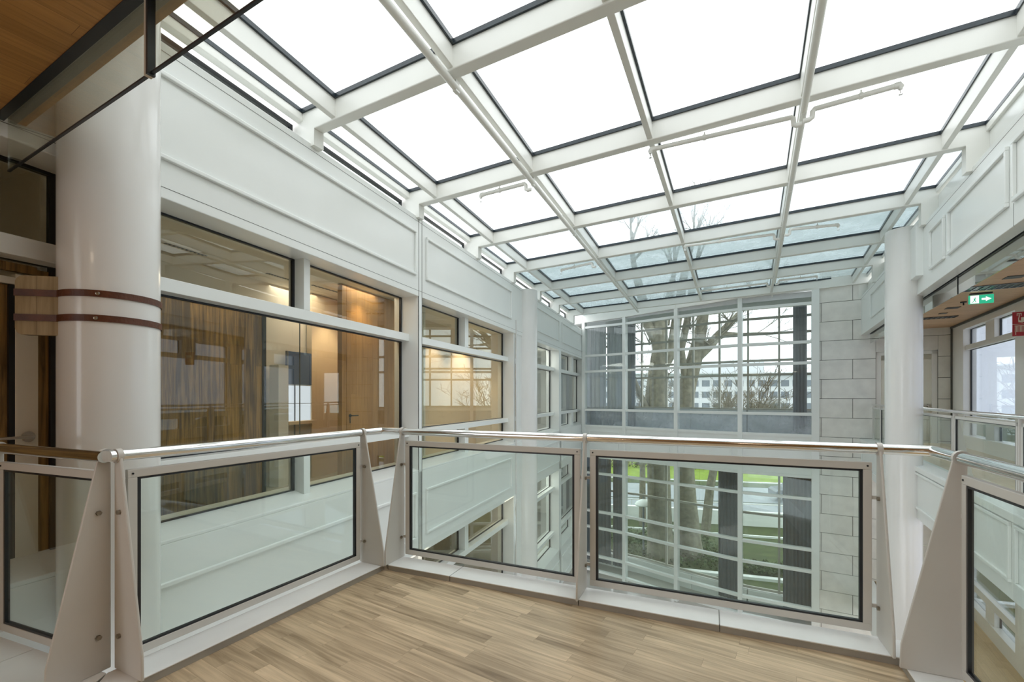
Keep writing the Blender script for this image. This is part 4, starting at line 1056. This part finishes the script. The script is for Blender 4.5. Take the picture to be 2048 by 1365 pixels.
# vents
def vent(uv, w, l, label, lit=False):
    c = onceil(*uv); d = Vector((FS.d.x, FS.d.y, 0)); e = Vector((wd.x, wd.y, 0))
    t = thing('ceiling_vent', c - zd * .02, label, 'air vent', 'air vents in the walkway ceiling')
    def quad(a0, a1, b0, b1, z0, z1, bb): 
        p = [c + d * a0 + e * b0, c + d * a1 + e * b0, c + d * a1 + e * b1, c + d * a0 + e * b1]
        bb.hexa([Vector((k.x, k.y, CZ + z0)) for k in p] + [Vector((k.x, k.y, CZ + z1)) for k in p])
    b = B(); quad(-l / 2, l / 2, -w / 2, w / 2, -.006, .002, b); b.build('vent_back', 'black', t)
    b = B(); quad(-l / 2, l / 2, -w / 2, -w / 2 + .02, -.014, -.004, b); quad(-l / 2, l / 2, w / 2 - .02, w / 2, -.014, -.004, b); quad(-l / 2, -l / 2 + .02, -w / 2, w / 2, -.014, -.004, b); quad(l / 2 - .02, l / 2, -w / 2, w / 2, -.014, -.004, b); b.build('vent_frame', 'fard' if lit else 'joint', t)
    k = 9
    for i in range(1, k):
        b = B(); quad(-l / 2 + l * i / k, -l / 2 + l * i / k + .012, -w / 2, w / 2, -.018, -.004, b); b.build('slat', 'fard', t)
vent((1985, 574), .42, .85, 'long slatted air vent in the walkway ceiling above the exit sign', True)
vent((1868, 636), .28, .8, 'dark slatted air vent in the walkway ceiling beside the right column')
for (u, v, lab) in ((1905, 616, 'small dark square recess in the walkway ceiling left of the exit sign'), (2029, 554, 'small dark square recess in the walkway ceiling right of the long vent'), (1886, 627, 'smallest dark recess in the walkway ceiling by the far air vent')):
    c = onceil(u, v); d = Vector((FS.d.x, FS.d.y, 0)); e = Vector((wd.x, wd.y, 0)); b = B(); r_ = .11 if u != 1886 else .07
    p = [c + d * a + e * k for a, k in ((-r_, -r_), (r_, -r_), (r_, r_), (-r_, r_))]
    b.hexa([Vector((k.x, k.y, CZ - .008)) for k in p] + [Vector((k.x, k.y, CZ + .002)) for k in p])
    tag(b.build('ceiling_recess', 'black'), lab, 'downlight', 'dark recesses in the walkway ceiling')
c = onceil(1927, 604); b = B(); b.tube([c, c - zd * .02], .05, 16); b.tube([c - zd * .02, c - zd * .07], .012, 8); tag(b.build('ceiling_sprinkler', 'black', None, 0, True), 'small black sprinkler on the walkway ceiling left of the exit sign', 'sprinkler')

b = B(); b.poly([(-6.2, -5.1), (4.2, -5.1), (4.2, -4.9), (-6.2, -4.9)], -4.5, 4.9); struct(b.build('wall_back', 'panel'), 'plain wall behind the balcony')
for (x_, y_) in ((-2.6, -.6), (-.2, -2.2), (-3.6, -3.2)):
    area((x_, y_, HC - .03), .5, .5, 5, (1, .80, .58))
# ================================================================ SPRINKLER PIPES UNDER THE ROOF
def rline(p1, p2, off):
    return ron(*p1, off), ron(*p2, off)
pr = .036
for (p1, p2, lab) in (((769, 0), (1276, 624), 'long white water pipe under the roof, left of the middle rafter'), ((1645, 0), (1549, 565), 'long white water pipe under the roof, right of the middle rafter')):
    a, c = rline(p1, p2, -.055); d = (c - a).normalized(); a = a - d * 1.0
    t = thing('water_pipe', (a + c) / 2, lab, 'pipe', 'white water pipes under the glass roof')
    b = B(); b.tube([a, c], pr, 16); b.build('pipe_run', 'beamw', t, 0, True)
    for i, p in enumerate(beam_left[1:]):
        b = B()
        q2 = isect(Vector((a.x, a.y)), Vector((d.x, d.y)).normalized(), p, D2); z = rz(q2.x, q2.y)
        if (q2 - Vector((a.x, a.y))).dot(Vector((d.x, d.y))) < 0: continue
        b.box(Fr(q2.x, q2.y, D2.x, D2.y, 1), -.02, .02, -.06, -.0, z - .10, z + .01)
        b.build('pipe_clamp', 'beamw', t)
def branch(u0, v0, u1, v1, lab):
    a = ron(u0, v0, -.06); c = ron(u1, v1, -.06)
    d = (c - a).normalized()
    t = thing('sprinkler_branch', (a + c) / 2, lab, 'pipe', 'sprinkler branch pipes under the glass roof')
    s = Vector((0, 0, 1)); r = .026
    pts = [a - d * .02 - s * .10, a + d * .035 - s * .10, a + d * .06 - s * .085, a + d * .065 - s * .02, a + d * .085, a + d * .11, c]
    b = B(); b.tube(pts, r, 12); b.build('pipe_run', 'beamw', t, 0, True)
    m = a + (c - a) * .62
    b = B(); b.tube([m - d * .015, m + d * .015], r + .008, 12); b.tube([m, m + s * .06], .008, 8); b.build('pipe_clamp', 'beamw', t)
    b = B(); b.tube([c - d * .03, c + d * .01, c + d * .02 - s * .02, c + d * .02 - s * .05], [r + .006, r + .006, r + .004, .014], 12); b.build('elbow', 'beamw', t, 0, True)
    b = B(); e = c + d * .02 - s * .05
    b.tube([e, e - s * .03], .007, 8); b.tube([e - s * .045, e - s * .05], .017, 12); b.tube([e - s * .01 + d * .014, e - s * .048 + d * .014], .003, 6); b.tube([e - s * .01 - d * .014, e - s * .048 - d * .014], .003, 6)
    b.build('sprinkler_head', 'chrome', t)
branch(1060, 365, 964, 390, 'sprinkler branch off the left water pipe above the second wall bay')
branch(1611, 223, 1796, 171, 'sprinkler branch pointing right from the right water pipe, nearest row')
branch(1600, 231, 1304, 299, 'long sprinkler branch pointing left from the right water pipe, nearest row')
branch(1190, 525, 1124, 540, 'small sprinkler branch off the left water pipe, middle row')
branch(1572, 460, 1674, 450, 'sprinkler branch pointing right from the right water pipe, middle row')
branch(1556, 468, 1372, 492, 'sprinkler branch pointing left from the right water pipe, middle row')
branch(1552, 562, 1632, 553, 'sprinkler branch pointing right from the right water pipe, last row by the facade')
branch(1540, 566, 1404, 582, 'sprinkler branch pointing left from the right water pipe, last row by the facade')

# ================================================================ ATRIUM GROUND FLOOR
b = B(); b.poly([(-6, 0), (12, 0), (12, 14), (9.28, 15.6), (3, 21.5), (-1, 21)], GF - .2, GF); struct(b.build('floor.004', 'tile'), 'pale polished floor at the bottom of the atrium')
b = B(); b.box(FS, -.2, .6, .05, 1.2, GF, GF + .02); tag(b.build('floor_mat', 'floor_low', None, FS.rot), 'honey wood strip on the ground floor by the stone wall', 'floor mat')
# ================================================================ OUTSIDE
GZ = -6.4
cen = Vector((24, 52))                       # centre of the curved garden bands
def arc(r0, r1, z0, z1, name, mm, a0=150, a1=290, n=60):
    b = B(); pi_, po = [], []
    for i in range(n + 1):
        t = math.radians(a0 + (a1 - a0) * i / n); pi_.append((cen.x + r0 * math.cos(t), cen.y + r0 * math.sin(t))); po.append((cen.x + r1 * math.cos(t), cen.y + r1 * math.sin(t)))
    for i in range(n):
        b.hexa([(*pi_[i], z0), (*po[i], z0), (*po[i + 1], z0), (*pi_[i + 1], z0), (*pi_[i], z1), (*po[i], z1), (*po[i + 1], z1), (*pi_[i + 1], z1)])
    return b.build(name, mm)
b = B(); b.poly([(-40, 14.5), (3.3, 21.2), (9, 15.8), (14, 13), (60, 10), (200, 60), (200, 200), (-80, 200)], GZ - .4, GZ); struct(b.build('floor.005', 'grass2'), 'dull green grass of the garden')
def strip(z0, z1, name, mm, lab, cat, zz=.01, slope=.12, x0=1, x1=90):
    """band across the view: depth z0..z1 at x=9, drawn as a gently curved road band"""
    b = B(); n = 40; cur = lambda x, z: z - slope * (x - 9) - .004 * (x - 9) ** 2 * .3
    A, C_ = [], []
    for i in range(n + 1):
        x = x0 + (x1 - x0) * i / n; A.append((x, cur(x, z0))); C_.append((x, cur(x, z1)))
    for i in range(n):
        b.hexa([(*A[i], GZ - .2), (*A[i + 1], GZ - .2), (*C_[i + 1], GZ - .2), (*C_[i], GZ - .2), (*A[i], GZ + zz), (*A[i + 1], GZ + zz), (*C_[i + 1], GZ + zz), (*C_[i], GZ + zz)])
    o = b.build(name, mm); return tag(o, lab, cat)
strip(19.7, 20.0, 'garden_wall', 'white', 'low curved white coping of the retaining wall outside the gallery', 'garden wall', .12, .30)
strip(26.3, 26.45, 'garden_kerb', 'white', 'thin white kerb line crossing the dull green lawn', 'kerb', .1, .25)
strip(28.6, 28.9, 'parapet_wall', 'white', 'low curved white parapet wall before the street', 'garden wall', .85, .22)
strip(30.5, 35.0, 'pavement', 'pave', 'grey brick pavement along the street', 'pavement', .03, .2)
strip(35.3, 41.5, 'road', 'asph', 'wet grey asphalt street beyond the garden', 'road', .02, .2)
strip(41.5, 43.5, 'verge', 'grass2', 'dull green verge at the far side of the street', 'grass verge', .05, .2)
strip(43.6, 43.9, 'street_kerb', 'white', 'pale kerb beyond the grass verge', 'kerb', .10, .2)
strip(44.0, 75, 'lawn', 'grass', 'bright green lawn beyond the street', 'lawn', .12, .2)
b = B(); 
for i in range(900):
    x = random.uniform(0, 40); z = 50.5 - .2 * (x - 9) + random.gauss(0, .7); r_ = random.uniform(.12, .4); h_ = random.uniform(.05, .55)
    c = Vector((x, z, GZ + .15 + h_))
    for k in range(3):
        v1 = Vector((random.uniform(-1, 1), random.uniform(-1, 1), random.uniform(-1, 1))) * r_; v2 = Vector((random.uniform(-1, 1), random.uniform(-1, 1), random.uniform(-1, 1))) * r_
        b.add([c, c + v1, c + v2], [(0, 1, 2)])
tag(b.build('shrub_bed', 'twig'), 'low bed of bare brown shrubs along the far lawn', 'shrubs', None, 'stuff')
b = B()
for i in range(5200):
    t = random.random(); x = random.uniform(5.2, 13.5); z0 = 20.2 - .30 * (x - 9); z = z0 + random.uniform(0, 5.2 if x < 10.5 else 1.2); c = Vector((x, z, GZ + .05 + random.uniform(0, .3)))
    s_ = random.uniform(.05, .12)
    v1 = Vector((random.uniform(-1, 1), random.uniform(-1, 1), random.uniform(-.6, 1))).normalized() * s_; v2 = Vector((random.uniform(-1, 1), random.uniform(-1, 1), random.uniform(-.6, 1))).normalized() * s_
    b.add([c, c + v1, c + v1 + v2, c + v2], [(0, 1, 2, 3)])
tag(b.build('ground_cover', 'leaf'), 'leafy green ivy ground cover round the tree foot', 'ground cover', None, 'stuff')
for (e_, lab_) in ((14, 'green conifer seen through the far left windows, nearer one'), (18, 'green conifer seen through the far left windows, farther one'), (23, 'green conifer seen through the farthest left window')):
    p_ = FL.P(e_ + 3, -8, GZ); t = thing('conifer', p_, lab_, 'tree', 'conifers outside the left wing')
    b = B(); b.tube([p_, p_ + Vector((0, 0, 9))], [.16, .04], 8); b.build('trunk', 'bark', t, 0, True)
    b = B()
    for i in range(1500):
        z_ = random.uniform(.4, 9.5); rr_ = 1.5 * (1 - z_ / 10.2) * random.uniform(.3, 1); a_ = random.uniform(0, 6.283)
        c = p_ + Vector((rr_ * math.cos(a_), rr_ * math.sin(a_), z_)); v1 = Vector((random.uniform(-1, 1), random.uniform(-1, 1), random.uniform(-.6, .6))).normalized() * .22; v2 = Vector((random.uniform(-1, 1), random.uniform(-1, 1), random.uniform(-.8, .4))).normalized() * .12
        b.add([c, c + v1, c + v1 + v2, c + v2], [(0, 1, 2, 3)])
    b.build('foliage', 'leaf', t)
# trees
def grow(b, p, d, L, r, depth, spread=.55, droop=0.0, minr=.006, seg=4):
    pts = [p]; rs = [r]; q = p.copy(); dd_ = d.normalized()
    for i in range(seg):
        dd_ = (dd_ + Vector((random.uniform(-1, 1), random.uniform(-1, 1), random.uniform(-.6, 1))) * .16).normalized()
        q = q + dd_ * L / seg; pts.append(q.copy()); rs.append(max(minr, r * (1 - .38 * (i + 1) / seg)))
    b.tube(pts, rs, 6 if r > .05 else 3, cap=False)
    if depth <= 0: return
    for k in range(3 if depth > 1 else 4):
        i = random.randint(1, seg); bp = pts[i]
        nd_ = (dd_ + Vector((random.uniform(-1, 1), random.uniform(-1, 1), random.uniform(-.5, .9))) * spread * 1.6).normalized()
        grow(b, bp, nd_, L * random.uniform(.55, .78), rs[i] * .62, depth - 1, spread, droop, minr, 3)
def apx(u, v, y): return at_depth(u, v, y)
TY = 21.6
t = thing('plane_tree', apx(1320, 1118, TY), 'large bare tree with thick mossy twin trunks right outside the far facade', 'tree')
b = B()
tr1 = [(1322, 1150, 58), (1320, 1085, 50), (1319, 1020, 46), (1317, 940, 44), (1312, 860, 46), (1312, 800, 44), (1315, 745, 36), (1322, 700, 34), (1318, 655, 30), (1316, 610, 34)]
b.tube([apx(u, v, TY) for u, v, w in tr1], [w / 2 / FOC * TY for u, v, w in tr1], 18)
tr2 = [(1385, 1150, 60), (1378, 1085, 48), (1372, 1000, 40), (1368, 900, 34), (1367, 830, 30), (1375, 770, 34), (1390, 715, 30), (1400, 670, 24), (1408, 620, 20), (1420, 560, 16)]
b.tube([apx(u, v, TY + .5) for u, v, w in tr2], [w / 2 / FOC * TY for u, v, w in tr2], 16)
br = [([(1318, 745, 26), (1345, 700, 22), (1352, 650, 20), (1360, 600, 18), (1370, 540, 14)], 0), ([(1316, 690, 20), (1296, 650, 20), (1285, 600, 18), (1270, 540, 14)], 0),
      ([(1390, 720, 20), (1420, 690, 20), (1440, 668, 17), (1462, 645, 13), (1485, 620, 9)], .4), ([(1430, 680, 11), (1455, 668, 8), (1478, 668, 5)], .4), ([(1372, 770, 14), (1362, 700, 14), (1375, 640, 14), (1386, 560, 12)], .4),
      ([(1330, 650, 18), (1336, 610, 16), (1345, 560, 12)], .1), ([(1300, 830, 14), (1285, 800, 12), (1272, 770, 10), (1262, 740, 8)], -.2)]
tips = []
for pts, dy in br:
    P_ = [apx(u, v, TY + dy) for u, v, w in pts]; b.tube(P_, [w / 2 / FOC * TY for u, v, w in pts], 10); tips.append((P_[-1], P_[-1] - P_[-2], pts[-1][2] / 2 / FOC * TY)); 
b.build('trunk', 'bark', t, 0, True)
b = B()
for p, d, r_ in tips: grow(b, p, d, 1.7, r_ * .8, 4)
for (u, v) in ((1300, 690), (1285, 640), (1400, 700), (1440, 668), (1420, 690), (1350, 640), (1310, 760), (1460, 645), (1380, 660), (1330, 800)):
    for k in range(3): grow(b, apx(u, v, TY), Vector((random.uniform(-1, 1), random.uniform(-.6, .6), random.uniform(.1, 1))), 1.1, .035, 3, .6, 0, .005)
b.build('branches', 'twig', t)
def bare_tree(u, v, y, h, r_, label, n=5, lean=0.0, moss=False):
    p = apx(u, v, y); p.z = GZ; t = thing('bare_tree', p, label, 'tree', 'bare trees beyond the street')
    b = B(); top = p + Vector((lean, 0, h * .45)); b.tube([p, p + Vector((lean * .4, 0, h * .25)), top], [r_, r_ * .85, r_ * .7], 8); b.build('trunk', 'bark', t, 0, True)
    b = B()
    for k in range(n): grow(b, top, Vector((random.uniform(-1, 1) + lean, random.uniform(-.8, .8), random.uniform(.3, 1))), h * .24, r_ * .5, 4, .6, 0, .012)
    b.build('branches', 'twig', t)
bare_tree(1410, 830, 25.6, 10.6, .28, 'mossy crooked bare tree right of the large trunks', 6, .7)
bare_tree(1285, 830, 27.6, 9.4, .22, 'small bare tree left of the large trunks')
bare_tree(1500, 830, 48, 8.8, .16, 'thin bare tree in front of the white building, centre right', 8)
bare_tree(1545, 830, 52, 9.0, .16, 'thin bare tree in front of the white building, far right', 8)
bare_tree(1460, 830, 56, 9.6, .18, 'bare tree in front of the white building between the crooked and the thin ones', 8)
# far building
fb = thing('apartment_building', (52, 122, GZ), 'long white apartment building with rows of windows beyond the trees', 'building')
b = B(); b.poly([(10, 120), (95, 112), (95, 124), (10, 132)], GZ, 7.2); b.build('wall', 'farw', fb)
bd_ = Vector((85, -8)).normalized()
FB = Fr(10, 120, 85, -8, 1); FB.n = FB.n if FB.n.y < 0 else -FB.n
for r_ in range(4):
    z = 5.0 - r_ * 2.9
    for k in range(25 if r_ < 3 else 0):
        a = 14 + k * 2.75
        b = B(); b.box(FB, a, a + 1.9, -.1, .05, z - 1.0, z + .6); b.build('window', 'fard', fb)
b = B(); b.poly([(8, 119), (96, 110.8), (96, 125), (8, 133)], 7.2, 7.5); b.build('roof', 'farw', fb)
b = B(); b.poly([(60, 150), (82, 148), (82, 160), (60, 162)], GZ, 13); tag(b.build('distant_block', 'farw'), 'pale hazy block rising behind the white building', 'building')
# lamp post and car
lp = apx(1287, 1110, 22.4); lp.z = GZ
t = thing('garden_lamp', lp, 'garden lamp with a white mushroom cap in front of the street', 'lamp')
b = B(); b.tube([lp, lp + Vector((0, 0, 2.55))], .05, 12); b.build('pole', 'fard', t, 0, True)
b = B(); b.tube([lp + Vector((0, 0, 2.45)), lp + Vector((0, 0, 2.50)), lp + Vector((0, 0, 2.62)), lp + Vector((0, 0, 2.72)), lp + Vector((0, 0, 2.76))], [.40, .42, .34, .16, .03], 24); b.build('lamp_cap', 'signw', t, 0, True)
b = B(); b.tube([lp + Vector((0, 0, 2.76)), lp + Vector((0, 0, 3.05))], .03, 8); b.build('finial', 'fard', t)
cp = Vector((21.6, 33.8, GZ + .03))
t = thing('car', cp, 'dark car on the street half hidden by the right curtain', 'car')
prof = [(-2.1, .35), (-2.1, .75), (-1.9, .9), (-1.35, .98), (-.75, 1.42), (.7, 1.45), (1.3, 1.02), (2.0, .9), (2.15, .6), (2.15, .35)]
cd = Vector((1, -.2, 0)).normalized(); cn_ = Vector((-cd.y, cd.x, 0))
b = B(); b.plate([cp + cd * a + Vector((0, 0, c)) - cn_ * .85 for a, c in prof], cn_ * 1.7); b.build('body', 'carp', t, bevel=.05)
b = B(); b.plate([cp + cd * a + Vector((0, 0, c)) - cn_ * .87 for a, c in ((-1.2, 1.0), (-.7, 1.35), (.62, 1.38), (1.1, 1.02))], cn_ * 1.74); b.build('car_window', 'fard', t)
for sx in (-1.35, 1.35):
    for sy in (-.88, .70):
        b = B(); c = cp + cd * sx + cn_ * sy + Vector((0, 0, .32)); b.tube([c, c + cn_ * .18], .32, 20); b.build('wheel', 'rubber', t, 0, True)
# street guard rail beyond pavement
b = B(); cur = lambda x, z: z - .2 * (x - 9)
pts = [Vector((x, cur(x, 30.2), GZ + .95)) for x in range(2, 32, 3)]
b.tube(pts, .03, 8); 
for p in pts: b.tube([p, Vector((p.x, p.y, GZ))], .025, 8)
tag(b.build('street_railing', 'steel'), 'thin grey railing along the pavement outside', 'railing')

# ================================================================ CAMERA, LIGHT
cam = bpy.data.cameras.new('camera'); co = bpy.data.objects.new('camera', cam); COL.objects.link(co)
co.location = (0, 0, EYE); co.rotation_euler = (math.radians(90), 0, 0)
cam.sensor_width = 36; cam.lens = FOC / 2048 * 36; cam.shift_y = (HY - 682.5) / 2048; cam.clip_start = .02; cam.clip_end = 600
scene.camera = co
w = bpy.data.worlds.new('overcast'); scene.world = w; w.use_nodes = True; nt = w.node_tree; nt.nodes.clear()
out = nt.nodes.new('ShaderNodeOutputWorld'); bg = nt.nodes.new('ShaderNodeBackground'); tc = nt.nodes.new('ShaderNodeTexCoord')
sx = nt.nodes.new('ShaderNodeSeparateXYZ'); r = nt.nodes.new('ShaderNodeValToRGB')
nt.links.new(tc.outputs['Generated'], sx.inputs[0]); nt.links.new(sx.outputs['Z'], r.inputs[0])
r.color_ramp.elements[0].position = 0; r.color_ramp.elements[0].color = (.86, .90, .95, 1)
r.color_ramp.elements[1].position = .6; r.color_ramp.elements[1].color = (1, 1, 1, 1)
nt.links.new(r.outputs[0], bg.inputs[0]); bg.inputs[1].default_value = 2.0; nt.links.new(bg.outputs[0], out.inputs[0])
vs = scene.view_settings; vs.view_transform = 'Standard'; vs.look = 'None'; vs.gamma = 1; vs.exposure = .42; vs.use_curve_mapping = False
scene.cycles.transparent_max_bounces = 40; scene.cycles.max_bounces = 9; scene.cycles.diffuse_bounces = 5; scene.cycles.glossy_bounces = 4; scene.cycles.use_adaptive_sampling = True; scene.cycles.adaptive_threshold = .015
scene.cycles.use_denoising = True; scene.cycles.sample_clamp_indirect = 8; scene.cycles.caustics_reflective = False; scene.cycles.caustics_refractive = False
